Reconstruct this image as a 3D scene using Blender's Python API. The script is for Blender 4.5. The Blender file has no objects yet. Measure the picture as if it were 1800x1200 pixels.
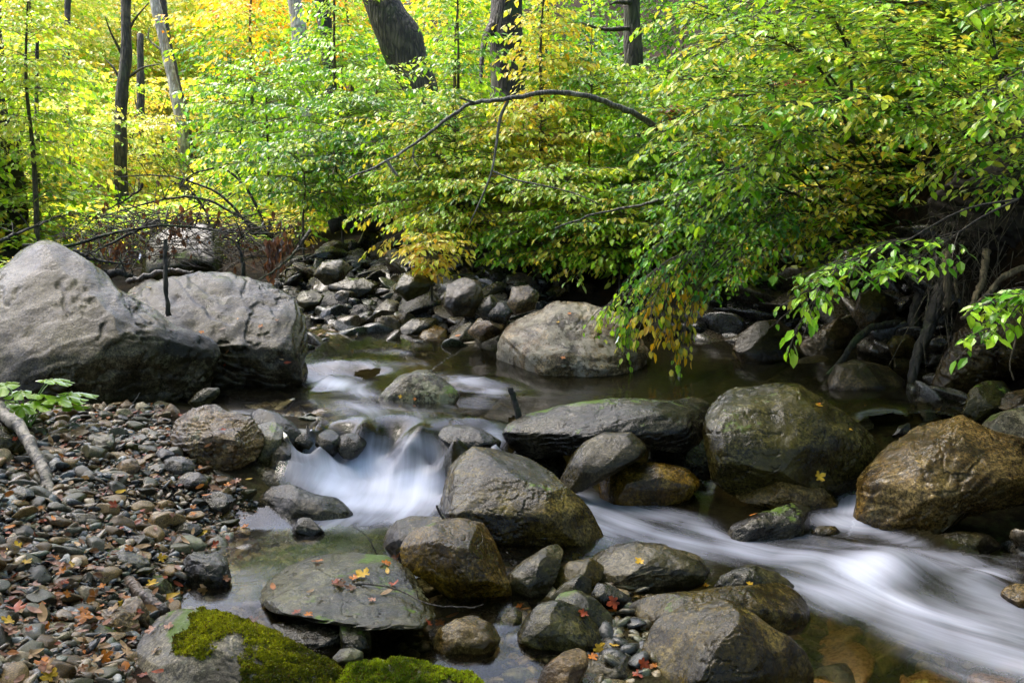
import bpy, bmesh, math, random
import numpy as np
from mathutils import Vector, Matrix, Quaternion

random.seed(7)
RNG = np.random.default_rng(11)
SC = bpy.context.scene
COL = SC.collection

# ------------------------------------------------------------------ camera model
F = 1750.0
CAM = np.array([0.0, 0.0, 1.40])
PITCH = math.radians(6.0)
RT = np.array([1.0, 0, 0])
FW = np.array([0, math.cos(PITCH), -math.sin(PITCH)])
UP = np.array([0, math.sin(PITCH), math.cos(PITCH)])

def at(px, py, t):
    return CAM + t * (FW + (px - 900) / F * RT + (600 - py) / F * UP)

def at_z(px, py, z):
    d = FW + (px - 900) / F * RT + (600 - py) / F * UP
    return CAM + d * ((z - CAM[2]) / d[2])

def depth_at_z(px, py, z):
    d = FW + (px - 900) / F * RT + (600 - py) / F * UP
    return (z - CAM[2]) / d[2]

def to_px(p):
    q = np.asarray(p, float) - CAM
    t = q @ FW
    return 900 + F * (q @ RT) / t, 600 - F * (q @ UP) / t, t

# ------------------------------------------------------------------ numpy noise
def _h(ix, iy, iz, s):
    h = (ix.astype(np.int64) * 374761393 + iy.astype(np.int64) * 668265263 + iz.astype(np.int64) * 2147483647 + s * 1274126177) & 0xFFFFFFFF
    h = ((h ^ (h >> 13)) * 1274126177) & 0xFFFFFFFF
    h = ((h ^ (h >> 16)) * 2246822519) & 0xFFFFFFFF
    return ((h ^ (h >> 15)) & 0xFFFFFF) / float(0xFFFFFF) * 2 - 1

def vnoise(p, s=0):
    i = np.floor(p); f = p - i
    u = f * f * f * (f * (f * 6 - 15) + 10)
    ix, iy, iz = i[:, 0], i[:, 1], i[:, 2]
    r = 0
    for dx in (0, 1):
        wx = u[:, 0] if dx else 1 - u[:, 0]
        for dy in (0, 1):
            wy = u[:, 1] if dy else 1 - u[:, 1]
            for dz in (0, 1):
                wz = u[:, 2] if dz else 1 - u[:, 2]
                r = r + wx * wy * wz * _h(ix + dx, iy + dy, iz + dz, s)
    return r

def fbm(p, s=0, o=4, g=0.5):
    r = 0; a = 1.0; q = p.copy()
    for k in range(o):
        r = r + a * vnoise(q, s + k * 17)
        q = q * 2.03 + 13.7; a *= g
    return r

# ------------------------------------------------------------------ mesh helpers
def np_mesh(name, V, faces_list, mats=None, smooth=True, col=None, fmat=None, uv=None, attrs=None):
    """faces_list: list of int arrays (n,k)."""
    me = bpy.data.meshes.new(name)
    V = np.ascontiguousarray(V, dtype=np.float32)
    me.vertices.add(len(V)); me.vertices.foreach_set('co', V.ravel())
    loops = np.concatenate([f.ravel() for f in faces_list]).astype(np.int32)
    tot = np.concatenate([np.full(len(f), f.shape[1], np.int32) for f in faces_list])
    start = np.concatenate([[0], np.cumsum(tot)[:-1]]).astype(np.int32)
    me.loops.add(len(loops)); me.loops.foreach_set('vertex_index', loops)
    me.polygons.add(len(tot)); me.polygons.foreach_set('loop_start', start); me.polygons.foreach_set('loop_total', tot)
    me.polygons.foreach_set('use_smooth', np.full(len(tot), smooth, dtype=bool))
    if fmat is not None:
        me.polygons.foreach_set('material_index', np.asarray(fmat, np.int32))
    if col is not None:
        a = me.attributes.new('col', 'FLOAT_COLOR', 'POINT')
        c = np.ones((len(V), 4), np.float32); c[:, :3] = col
        a.data.foreach_set('color', c.ravel())
    for k, v in (attrs or {}).items():
        a = me.attributes.new(k, 'FLOAT', 'POINT'); a.data.foreach_set('value', np.asarray(v, np.float32))
    if uv is not None:
        l = me.uv_layers.new(name='flow')
        l.data.foreach_set('uv', np.asarray(uv, np.float32)[loops].ravel())
    me.update(calc_edges=True)
    for m in (mats or []):
        me.materials.append(m)
    return me

def link(name, me, parent=None, loc=None):
    o = bpy.data.objects.new(name, me); COL.objects.link(o)
    if loc is not None: o.location = loc
    if parent is not None: o.parent = parent
    return o

def tag(o, label=None, cat=None, group=None, kind=None):
    if label: o['label'] = label
    if cat: o['category'] = cat
    if group: o['group'] = group
    if kind: o['kind'] = kind
    return o

def empty(name, loc):
    o = bpy.data.objects.new(name, None); COL.objects.link(o); o.location = loc
    o.empty_display_size = 0.1
    return o

class Tubes:
    def __init__(s, sides=6): s.V = []; s.Q = []; s.T = []; s.n = 0; s.sides = sides
    def add(s, P, R, sides=None, cap=True, wob=0.0, seed=0):
        P = np.asarray(P, float); R = np.broadcast_to(np.asarray(R, float), (len(P),)); S = sides or s.sides
        T = np.gradient(P, axis=0); T /= np.linalg.norm(T, axis=1)[:, None] + 1e-9
        ref = np.array([0.31, 0.22, 0.92]) if abs(T[:, 2]).mean() < 0.8 else np.array([0.95, 0.3, 0.05])
        A = np.cross(T, ref); A /= np.linalg.norm(A, axis=1)[:, None] + 1e-9
        B = np.cross(T, A)
        th = np.arange(S) * 2 * math.pi / S
        ring = A[:, None, :] * np.cos(th)[None, :, None] + B[:, None, :] * np.sin(th)[None, :, None]
        rr = R[:, None, None] * np.ones((1, S, 1))
        if wob:
            q = (P[:, None, :] + ring * R[:, None, None]).reshape(-1, 3)
            sc = 1.0 / max(R.max() * 1.6, 1e-4)
            rr = rr * (1 + wob * fbm(q * sc, seed, 3).reshape(len(P), S, 1))
        V = (P[:, None, :] + ring * rr).reshape(-1, 3)
        k = len(P)
        i = np.arange(k - 1)[:, None] * S; j = np.arange(S)[None, :]; j2 = (j + 1) % S
        q = np.stack([i + j, i + j2, i + S + j2, i + S + j], -1).reshape(-1, 4) + s.n
        s.V.append(V); s.Q.append(q); s.n += len(V)
        if cap:
            for e, base in ((0, 0), (k - 1, (k - 1) * S)):
                s.V.append(P[e:e + 1]); c = s.n; s.n += 1
                b = s.n - 1 - (len(V) if e == 0 else len(V) + 1) + base
                jj = np.arange(S)
                a1, a2 = (jj + 1) % S, jj
                if e: a1, a2 = a2, a1
                s.T.append(np.stack([np.full(S, c), b + a1, b + a2], -1))
        return s
    def mesh(s, name, mat, origin=None):
        V = np.concatenate(s.V)
        if origin is not None: V = V - np.asarray(origin)
        f = [np.concatenate(s.Q)]
        if s.T: f.append(np.concatenate(s.T))
        return np_mesh(name, V, f, [mat])

def smooth_curve(P, n):
    P = np.asarray(P, float)
    if len(P) < 3:
        s = np.linspace(0, 1, n)[:, None]; return P[0] * (1 - s) + P[-1] * s
    Q = np.vstack([2 * P[0] - P[1], P, 2 * P[-1] - P[-2]])
    out = []
    u = np.linspace(0, len(P) - 1 - 1e-6, n)
    for x in u:
        i = int(x); f = x - i
        p0, p1, p2, p3 = Q[i], Q[i + 1], Q[i + 2], Q[i + 3]
        out.append(0.5 * ((2 * p1) + (-p0 + p2) * f + (2 * p0 - 5 * p1 + 4 * p2 - p3) * f * f + (-p0 + 3 * p1 - 3 * p2 + p3) * f ** 3))
    return np.array(out)

# ------------------------------------------------------------------ materials
class NT:
    def __init__(s, name):
        s.m = bpy.data.materials.new(name); s.m.use_nodes = True
        s.t = s.m.node_tree; s.t.nodes.clear()
        s.out = s.n('ShaderNodeOutputMaterial')
    def n(s, typ, **kw):
        x = s.t.nodes.new(typ)
        for k, v in kw.items(): setattr(x, k, v)
        return x
    def l(s, a, b): s.t.links.new(a, b)
    def set(s, node, key, v):
        if hasattr(v, 'is_output'): s.l(v, node.inputs[key])
        else: node.inputs[key].default_value = v
    def math(s, op, a, b=None, clamp=False):
        x = s.n('ShaderNodeMath', operation=op); x.use_clamp = clamp
        s.set(x, 0, a)
        if b is not None: s.set(x, 1, b)
        return x.outputs[0]
    def mix(s, fac, a, b):
        x = s.n('ShaderNodeMix', data_type='RGBA')
        s.set(x, 0, fac)
        for k, v in ((6, a), (7, b)):
            if hasattr(v, 'is_output'): s.l(v, x.inputs[k])
            else: x.inputs[k].default_value = (*v, 1)
        return x.outputs[2]
    def noise(s, vec, scale, detail=4, rough=0.55, dist=0.0):
        x = s.n('ShaderNodeTexNoise'); s.set(x, 'Scale', scale); s.set(x, 'Detail', detail); s.set(x, 'Roughness', rough); s.set(x, 'Distortion', dist)
        if vec is not None: s.l(vec, x.inputs['Vector'])
        return x.outputs[0]
    def vor(s, vec, scale, feature='F1', out=0):
        x = s.n('ShaderNodeTexVoronoi', feature=feature); s.set(x, 'Scale', scale)
        if vec is not None: s.l(vec, x.inputs['Vector'])
        return x.outputs[out]
    def ramp(s, fac, lo, hi, a=0.0, b=1.0):
        x = s.n('ShaderNodeMapRange', interpolation_type='SMOOTHSTEP')
        s.set(x, 0, fac); s.set(x, 1, lo); s.set(x, 2, hi); s.set(x, 3, a); s.set(x, 4, b)
        return x.outputs[0]
    def vmath(s, op, a, b):
        x = s.n('ShaderNodeVectorMath', operation=op); s.set(x, 0, a); s.set(x, 1, b)
        return x.outputs[0]
    def bump(s, h, strength, dist, normal=None):
        x = s.n('ShaderNodeBump'); s.set(x, 'Height', h); s.set(x, 'Strength', strength); s.set(x, 'Distance', dist)
        if normal is not None: s.l(normal, x.inputs['Normal'])
        return x.outputs[0]

def objcoord(T):
    tc = T.n('ShaderNodeTexCoord'); oi = T.n('ShaderNodeObjectInfo')
    r = T.math('MULTIPLY', oi.outputs['Random'], 37.0)
    return T.vmath('ADD', tc.outputs['Object'], r), oi.outputs['Random']

def rock_mat(name, c1, c2, c3, lichen=0.15, lichen_col=(.42, .40, .27), moss=0.0, rough=(.16, .42), band=0.5, size=1.0,
             olive=0.3, rust=0.0, bump=1.0, band_dir=(0.3, 0.2, 1.0), coat=.42):
    K = .60
    c1, c2, c3 = [tuple(x * k * K * q for x, q in zip(c, (1.22, 1.02, .60))) for c, k in ((c1, .75), (c2, 1), (c3, 1.15))]; lichen_col = tuple(x * .62 for x in lichen_col)
    T = NT(name)
    P, rnd = objcoord(T)
    S = 1.0 / size
    n1 = T.noise(P, 2.2 * S, 8, .62, .6)
    n2 = T.noise(P, 9 * S, 8, .65, .3)
    n3 = T.noise(P, 70, 4, .7)
    mp = T.n('ShaderNodeMapping'); T.l(P, mp.inputs['Vector'])
    mp.inputs['Rotation'].default_value = (band_dir[0], band_dir[1], band_dir[2])
    mp.inputs['Scale'].default_value = (2.4 * S, 2.4 * S, 13 * S)
    nb = T.noise(mp.outputs[0], 1.0, 6, .6, .9)
    col = T.mix(T.ramp(n1, .42, .58), c1, c2)
    col = T.mix(T.ramp(n2, .5, .66, 0, .75), col, c3)
    col = T.mix(T.ramp(nb, .42, .70, 0, band), col, c3)
    col = T.mix(T.ramp(nb, .30, .45, band * .8, 0), col, tuple(x * .35 for x in c1))
    n4 = T.noise(P, 190, 2, .6)
    spk = T.math('MULTIPLY', T.ramp(n3, .36, .66, .35, 1.7), T.ramp(n4, .32, .68, .55, 1.5))
    spk = T.math('MULTIPLY', spk, T.ramp(T.noise(P, 1.4 * S, 4, .6), .35, .65, .6, 1.3))
    mul = T.n('ShaderNodeMix', data_type='RGBA', blend_type='MULTIPLY'); mul.inputs[0].default_value = 1
    T.l(col, mul.inputs[6]); T.l(spk, mul.inputs[7]); col = mul.outputs[2]
    ol = T.noise(P, 3.1 * S, 6, .65)
    col = T.mix(T.ramp(ol, .48, .68, 0, olive), col, (.042, .034, .004))
    if rust:
        ru = T.noise(P, 2.6 * S, 5, .6, .5)
        col = T.mix(T.ramp(ru, .50, .66, 0, rust), col, (.07, .032, .006))
    ms = T.n('ShaderNodeMapping'); T.l(P, ms.inputs['Vector']); ms.inputs['Scale'].default_value = (2.6 * S, 2.6 * S, 1.1 * S)
    stn = T.noise(ms.outputs[0], 1.0, 7, .66, .7)
    col = T.mix(T.ramp(stn, .49, .60, 0, .72), col, tuple(x * .45 for x in c1))
    rg = T.ramp(T.noise(P, 6 * S, 6, .7), .35, .68, rough[0], rough[1])
    lf = None
    if lichen > 0:
        la = T.noise(P, 4.5 * S, 10, .72, .3)
        lb = T.noise(P, 26, 6, .7, .2)
        lsum = T.math('ADD', T.math('MULTIPLY', la, .65), T.math('MULTIPLY', lb, .35))
        th = .615 - .17 * lichen
        lf = T.ramp(lsum, th, th + .045, 0, .85)
        lcol = T.mix(T.ramp(lb, .4, .6), lichen_col, tuple(x * .6 for x in lichen_col))
        col = T.mix(lf, col, lcol)
        rg = T.math('ADD', rg, T.math('MULTIPLY', lf, .3), True)
    if moss > 0:
        geo = T.n('ShaderNodeNewGeometry'); sx = T.n('ShaderNodeSeparateXYZ'); T.l(geo.outputs['Normal'], sx.inputs[0])
        mn = T.noise(P, 3.5 * S, 9, .7, .4)
        mm = T.math('ADD', mn, T.math('MULTIPLY', sx.outputs[2], .14))
        mf = T.ramp(mm, .74 - .2 * moss, .80 - .2 * moss)
        mc = T.mix(n3, (.035, .07, .006), (.11, .17, .015))
        col = T.mix(mf, col, mc)
        rg = T.math('ADD', rg, T.math('MULTIPLY', mf, .5), True)
    h = T.math('ADD', T.math('MULTIPLY', n2, .26), T.math('MULTIPLY', nb, .06 + band * .28))
    h = T.math('ADD', h, T.math('MULTIPLY', n3, .13))
    h = T.math('ADD', h, T.math('MULTIPLY', T.noise(P, 28, 5, .7), .28))
    b = T.bump(h, .7 * bump, .026 * min(1, size * 1.2))
    p = T.n('ShaderNodeBsdfPrincipled')
    T.l(col, p.inputs['Base Color']); T.l(rg, p.inputs['Roughness']); T.l(b, p.inputs['Normal'])
    p.inputs['Specular IOR Level'].default_value = .10
    p.inputs['Coat Weight'].default_value = coat; p.inputs['Coat Roughness'].default_value = .07; p.inputs['Coat IOR'].default_value = 1.45
    hc = T.math('ADD', T.math('MULTIPLY', T.noise(P, 24, 4, .65, .4), 1.0), T.math('MULTIPLY', n2, .35))
    hc = T.math('ADD', hc, T.math('MULTIPLY', nb, band * .5))
    T.l(T.bump(hc, .7, .016 * min(1, size * 1.2)), p.inputs['Coat Normal'])
    T.l(p.outputs[0], T.out.inputs[0])
    return T.m

def birch_mat():
    T = NT('birch_bark')
    tc = T.n('ShaderNodeTexCoord')
    n = T.noise(tc.outputs['Object'], 9, 6, .65, .5); m = T.noise(tc.outputs['Object'], 40, 4, .6)
    col = T.mix(T.ramp(n, .44, .54), (.018, .014, .011), (.30, .25, .19))
    col = T.mix(T.ramp(m, .5, .6, 0, .7), col, (.03, .024, .018))
    p = T.n('ShaderNodeBsdfPrincipled'); T.l(col, p.inputs['Base Color']); p.inputs['Roughness'].default_value = .5
    T.l(T.bump(T.math('ADD', n, m), .9, .012), p.inputs['Normal']); T.l(p.outputs[0], T.out.inputs[0]); return T.m

def bark_mat(name, c1, c2, sc=1.0, rough=.75, moss=0.0):
    T = NT(name)
    tc = T.n('ShaderNodeTexCoord')
    mp = T.n('ShaderNodeMapping'); T.l(tc.outputs['Object'], mp.inputs[0]); mp.inputs['Scale'].default_value = (14 * sc, 14 * sc, 2.4 * sc)
    n = T.noise(mp.outputs[0], 1.6, 8, .65, .8)
    n2 = T.noise(tc.outputs['Object'], 2.5 * sc, 6, .6)
    n = T.math('ADD', T.math('MULTIPLY', n, .6), T.math('MULTIPLY', T.vor(T.vmath('ADD', mp.outputs[0], n2), 1.5, 'DISTANCE_TO_EDGE'), 1.1))
    col = T.mix(T.ramp(n, .3, .75), c1, c2)
    col = T.mix(T.ramp(n2, .5, .65, 0, .6), col, tuple(x * 1.8 for x in c2))
    if moss: col = T.mix(T.ramp(n2, .38, .5, moss, 0), col, (.05, .08, .015))
    p = T.n('ShaderNodeBsdfPrincipled'); T.l(col, p.inputs['Base Color']); p.inputs['Roughness'].default_value = rough
    T.l(T.bump(n, 1.0, .03 / sc), p.inputs['Normal'])
    T.l(p.outputs[0], T.out.inputs[0])
    return T.m

def leaf_mat(name, trans=.45, gloss=.25, rough=.3):
    T = NT(name)
    at_ = T.n('ShaderNodeAttribute', attribute_name='col')
    c = at_.outputs['Color']
    d = T.n('ShaderNodeBsdfDiffuse'); T.l(c, d.inputs[0])
    tr = T.n('ShaderNodeBsdfTranslucent')
    mul = T.n('ShaderNodeMix', data_type='RGBA', blend_type='MULTIPLY'); mul.inputs[0].default_value = 1
    T.l(c, mul.inputs[6]); mul.inputs[7].default_value = (1.25, 1.15, .6, 1); T.l(mul.outputs[2], tr.inputs[0])
    m = T.n('ShaderNodeMixShader'); m.inputs[0].default_value = trans; T.l(d.outputs[0], m.inputs[1]); T.l(tr.outputs[0], m.inputs[2])
    g = T.n('ShaderNodeBsdfGlossy'); g.inputs['Roughness'].default_value = rough
    fr = T.n('ShaderNodeFresnel'); fr.inputs[0].default_value = 1.45
    f = T.math('MULTIPLY', fr.outputs[0], gloss * 1.9, True)
    m2 = T.n('ShaderNodeMixShader'); T.l(f, m2.inputs[0]); T.l(m.outputs[0], m2.inputs[1]); T.l(g.outputs[0], m2.inputs[2])
    T.l(m2.outputs[0], T.out.inputs[0])
    return T.m

def plain_mat(name, c, rough=.6, var=.4, sc=20):
    T = NT(name)
    P, rnd = objcoord(T)
    n = T.noise(P, sc, 5, .6)
    col = T.mix(n, tuple(x * (1 - var) for x in c), tuple(min(1, x * (1 + var)) for x in c))
    p = T.n('ShaderNodeBsdfPrincipled'); T.l(col, p.inputs['Base Color']); p.inputs['Roughness'].default_value = rough
    T.l(T.bump(n, .5, .01), p.inputs['Normal'])
    T.l(p.outputs[0], T.out.inputs[0])
    return T.m

def attr_rock_mat(name):
    T = NT(name)
    a = T.n('ShaderNodeAttribute', attribute_name='col')
    tc = T.n('ShaderNodeTexCoord')
    n = T.noise(tc.outputs['Object'], 60, 5, .65)
    mul = T.n('ShaderNodeMix', data_type='RGBA', blend_type='MULTIPLY'); mul.inputs[0].default_value = 1
    T.l(a.outputs['Color'], mul.inputs[6]); T.l(T.ramp(n, .3, .7, .5, 1.5), mul.inputs[7])
    p = T.n('ShaderNodeBsdfPrincipled'); T.l(mul.outputs[2], p.inputs['Base Color']); T.l(T.ramp(n, .35, .65, .18, .42), p.inputs['Roughness'])
    T.l(T.bump(n, .5, .006), p.inputs['Normal'])
    T.l(p.outputs[0], T.out.inputs[0])
    return T.m

M = {}
# wet boulders
M['schist'] = rock_mat('wet_grey_schist', (.020, .018, .012), (.055, .051, .038), (.13, .125, .11), lichen=.1, band=.55, olive=.5)
M['schist_big'] = rock_mat('wet_grey_schist_large', (.026, .021, .012), (.066, .060, .046), (.135, .134, .135), lichen=.30, lichen_col=(.30, .27, .14), band=.45, olive=.75, size=1.6, rough=(.2, .42), band_dir=(.5, .35, .2), coat=.28, bump=1.7)
M['schist_furrow'] = rock_mat('furrowed_grey_schist', (.022, .018, .012), (.075, .069, .060), (.16, .156, .155), lichen=.42, lichen_col=(.30, .27, .16), band=.8, olive=.45, size=1.3, bump=1.5, rough=(.2, .42), band_dir=(.9, .2, .3), coat=.28)
M['lichen'] = rock_mat('lichen_covered_pale_rock', (.05, .04, .025), (.19, .155, .12), (.36, .33, .31), lichen=.8, lichen_col=(.46, .41, .31), band=.7, olive=.4, rust=.4, bump=1.5, rough=(.25, .55), coat=.4)
M['slab'] = rock_mat('dark_wet_layered_slab', (.010, .010, .011), (.030, .030, .031), (.075, .076, .082), lichen=.12, lichen_col=(.2, .19, .12), moss=.32, band=.9, olive=.25, bump=1.6, rough=(.10, .32), band_dir=(.25, .1, 0))
M['dark_green'] = rock_mat('dark_olive_wet_rock', (.013, .013, .006), (.038, .037, .013), (.085, .085, .04), lichen=.2, lichen_col=(.15, .14, .06), moss=.2, band=.35, olive=.8, rough=(.12, .36))
M['brown'] = rock_mat('wet_brown_rock', (.050, .032, .005), (.165, .112, .015), (.24, .185, .055), lichen=.12, moss=.08, band=.35, olive=.6, rust=.6, rough=(.14, .36))
M['gold'] = rock_mat('wet_golden_brown_rock', (.028, .019, .007), (.098, .070, .026), (.22, .18, .10), lichen=.22, lichen_col=(.32, .27, .14), band=.55, olive=.5, rust=.35, bump=1.4, rough=(.10, .34))
M['olive'] = rock_mat('wet_olive_grey_rock', (.024, .018, .005), (.075, .059, .015), (.14, .12, .05), lichen=.12, lichen_col=(.2, .17, .06), moss=.05, band=.45, olive=.8, rough=(.12, .36))
M['greybrown'] = rock_mat('wet_grey_brown_rock', (.04, .026, .012), (.13, .088, .048), (.24, .19, .13), lichen=.35, band=.75, olive=.5, rust=.4, bump=1.4)
M['greenflat'] = rock_mat('mossy_green_flat_rock', (.026, .028, .014), (.062, .064, .036), (.125, .13, .095), lichen=.3, lichen_col=(.26, .25, .12), moss=.32, band=.5, olive=.7, rough=(.18, .46), coat=.4)
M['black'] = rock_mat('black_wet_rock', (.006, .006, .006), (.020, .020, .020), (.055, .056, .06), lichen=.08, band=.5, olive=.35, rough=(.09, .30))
M['mossrock'] = rock_mat('pale_grey_rock_under_moss', (.06, .06, .062), (.14, .14, .145), (.25, .25, .265), lichen=.3, moss=.35, band=.2, olive=.3, rough=(.3, .6), coat=.35)
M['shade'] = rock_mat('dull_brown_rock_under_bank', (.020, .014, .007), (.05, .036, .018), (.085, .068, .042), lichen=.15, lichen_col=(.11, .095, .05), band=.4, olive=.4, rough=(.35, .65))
M['mottled'] = rock_mat('pale_green_mottled_rock', (.045, .042, .02), (.16, .155, .10), (.34, .33, .26), lichen=.6, lichen_col=(.38, .37, .22), moss=.3, band=.3, olive=.5, rough=(.2, .5))
M['tan'] = rock_mat('tan_wet_flat_rock', (.09, .055, .028), (.20, .135, .08), (.32, .26, .2), lichen=.2, band=.5, olive=.2, rust=.5, rough=(.16, .4))
M['attr_rock'] = attr_rock_mat('mixed_gravel')
M['leaf_near'] = leaf_mat('glossy_green_leaves', .52, .30, .28)
M['leaf_far'] = leaf_mat('autumn_foliage', .56, .16, .4)
M['leaf_dead'] = leaf_mat('fallen_leaf_skin', .25, .30, .3)
M['moss'] = leaf_mat('moss_tufts', .3, .05, .6)
M['bark'] = bark_mat('grey_brown_bark', (.014, .011, .008), (.075, .062, .042), moss=.3)
M['bark_dark'] = bark_mat('dark_wet_bark', (.007, .006, .005), (.030, .024, .017), moss=.5)
M['bark_pale'] = bark_mat('pale_bark', (.20, .18, .15), (.48, .45, .40))
M['twig'] = bark_mat('dark_twig_bark', (.018, .014, .010), (.06, .048, .035), 2)
M['twig_far'] = bark_mat('brown_twig_bark', (.03, .024, .014), (.12, .095, .055), 2)
M['birch'] = birch_mat()
M['limb'] = bark_mat('grey_limb_bark', (.06, .052, .042), (.22, .20, .17), 2, .55)
M['driftwood'] = bark_mat('wet_brown_driftwood', (.035, .022, .013), (.12, .08, .055), 2, .35)
M['root'] = bark_mat('tan_root_bark', (.07, .05, .025), (.20, .15, .08), 2)

def ground_mat():
    T = NT('leaf_litter_and_soil')
    tc = T.n('ShaderNodeTexCoord'); P = tc.outputs['Object']
    n = T.noise(P, 1.3, 8, .65); n2 = T.noise(P, 22, 6, .7); v = T.vor(P, 26, 'F1', 1)
    a = T.n('ShaderNodeAttribute', attribute_name='bed')
    soil = T.mix(n2, (.004, .003, .002), (.017, .012, .007))
    lit = T.n('ShaderNodeSeparateColor'); T.l(v, lit.inputs[0])
    litter = T.mix(lit.outputs[0], (.012, .007, .003), (.055, .028, .010))
    soil = T.mix(T.ramp(n, .46, .6, 0, .7), soil, litter)
    bedc = T.mix(T.ramp(T.noise(P, 5, 6, .6, .5), .35, .65), (.016, .012, .005), (.06, .045, .015))
    bedc = T.mix(T.ramp(n2, .4, .7, 0, .6), bedc, (.09, .095, .03))
    col = T.mix(a.outputs['Fac'], soil, bedc)
    p = T.n('ShaderNodeBsdfPrincipled'); T.l(col, p.inputs['Base Color']); p.inputs['Roughness'].default_value = .9; p.inputs['Specular IOR Level'].default_value = .12
    T.l(T.bump(T.math('ADD', n2, T.noise(P, 8, 5, .6)), .9, .05), p.inputs['Normal'])
    T.l(p.outputs[0], T.out.inputs[0]); return T.m
M['ground'] = ground_mat()

def water_mat():
    T = NT('stream_water')
    uv = T.n('ShaderNodeUVMap', uv_map='flow')
    tc = T.n('ShaderNodeTexCoord')
    foam = T.n('ShaderNodeAttribute', attribute_name='foam').outputs['Fac']
    deep = T.n('ShaderNodeAttribute', attribute_name='deep').outputs['Fac']
    mp = T.n('ShaderNodeMapping'); T.l(uv.outputs[0], mp.inputs[0]); mp.inputs['Scale'].default_value = (.9, 6.5, 1)
    st = T.noise(mp.outputs[0], 1.0, 5, .55, .35)
    mp2 = T.n('ShaderNodeMapping'); T.l(uv.outputs[0], mp2.inputs[0]); mp2.inputs['Scale'].default_value = (1.6, 26, 1)
    st2 = T.noise(mp2.outputs[0], 1.0, 3, .5, .2)
    f = T.math('ADD', foam, T.math('MULTIPLY', T.math('SUBTRACT', st, .5), .95))
    f = T.math('ADD', f, T.math('MULTIPLY', T.math('SUBTRACT', st2, .5), .16))
    g0 = T.ramp(foam, .0, .22)
    ff = T.math('MULTIPLY', T.ramp(f, .05, 1.30), g0, True)
    # clear water: tinted see-through body with a fresnel skin
    tr = T.n('ShaderNodeBsdfTransparent')
    tcol = T.mix(deep, (.84, .78, .58), (.26, .22, .09)); T.l(tcol, tr.inputs[0])
    body = T.n('ShaderNodeBsdfDiffuse'); body.inputs[0].default_value = (.022, .019, .008, 1)
    mb = T.n('ShaderNodeMixShader'); T.l(T.math('MULTIPLY', deep, .45), mb.inputs[0]); T.l(tr.outputs[0], mb.inputs[1]); T.l(body.outputs[0], mb.inputs[2])
    hb = T.math('ADD', T.math('MULTIPLY', st, T.ramp(foam, 0, .5, .25, .8)), T.math('MULTIPLY', T.noise(tc.outputs['Object'], 5, 2, .5), .25))
    bn = T.bump(hb, .35, .03)
    gl = T.n('ShaderNodeBsdfGlossy'); gl.inputs['Roughness'].default_value = .13; T.l(bn, gl.inputs['Normal'])
    fr = T.n('ShaderNodeFresnel'); fr.inputs[0].default_value = 1.33; T.l(bn, fr.inputs['Normal'])
    mw = T.n('ShaderNodeMixShader'); T.l(fr.outputs[0], mw.inputs[0]); T.l(mb.outputs[0], mw.inputs[1]); T.l(gl.outputs[0], mw.inputs[2])
    fo = T.n('ShaderNodeBsdfPrincipled'); fo.inputs['Base Color'].default_value = (.58, .61, .76, 1); fo.inputs['Roughness'].default_value = .5
    T.l(bn, fo.inputs['Normal'])
    m = T.n('ShaderNodeMixShader'); T.l(ff, m.inputs[0]); T.l(mw.outputs[0], m.inputs[1]); T.l(fo.outputs[0], m.inputs[2])
    T.l(m.outputs[0], T.out.inputs[0]); return T.m
M['water'] = water_mat()

# ------------------------------------------------------------------ terrain
def zp(px, py, z):
    p = at_z(px, py, z); return (p[0], p[1], z)
def tp(px, t, z):
    x = (px - 900) / F * t; return (x, t * math.cos(PITCH), z)
CTRL = [zp(*a) for a in (
    (0, 1200, .24), (200, 1200, .15), (0, 1000, .28), (0, 850, .36), (0, 740, .45), (150, 718, .43), (300, 720, .41), (350, 900, .19),
    (400, 945, .10), (250, 1000, .2), (335, 1070, .06), (425, 870, .2), (380, 770, .35), (120, 900, .3), (-300, 900, .45), (-300, 1200, .4),
    (500, 1150, .0), (700, 1150, -.07), (900, 1150, -.05), (1000, 1100, .02), (1200, 1150, .0), (800, 1000, .02), (600, 1020, .03),
    (1100, 1030, .03), (1300, 1080, -.07), (500, 940, .02), (650, 900, -.02), (600, 965, .02), (700, 860, .0),
    (600, 752, .34), (720, 750, .34), (800, 765, .32), (540, 760, .34), (470, 780, .33),
    (1100, 930, -.05), (1300, 960, -.1), (1500, 1000, -.14), (1700, 1050, -.17), (1600, 1150, -.22), (1800, 1200, -.24), (1400, 1180, -.17),
    (1800, 950, .0), (1650, 930, .02), (2000, 1000, .1), (2100, 1200, .1), (950, 820, .06), (1100, 820, .06), (1350, 840, .08), (1500, 850, .15),
    (600, 715, .26), (800, 705, .24), (1000, 695, .22), (1200, 695, .24), (1400, 730, .27), (1550, 765, .3), (1650, 720, .40), (450, 700, .3),
    (600, 655, .42), (750, 652, .44), (850, 665, .42), (600, 622, .5), (720, 614, .52))]
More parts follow.
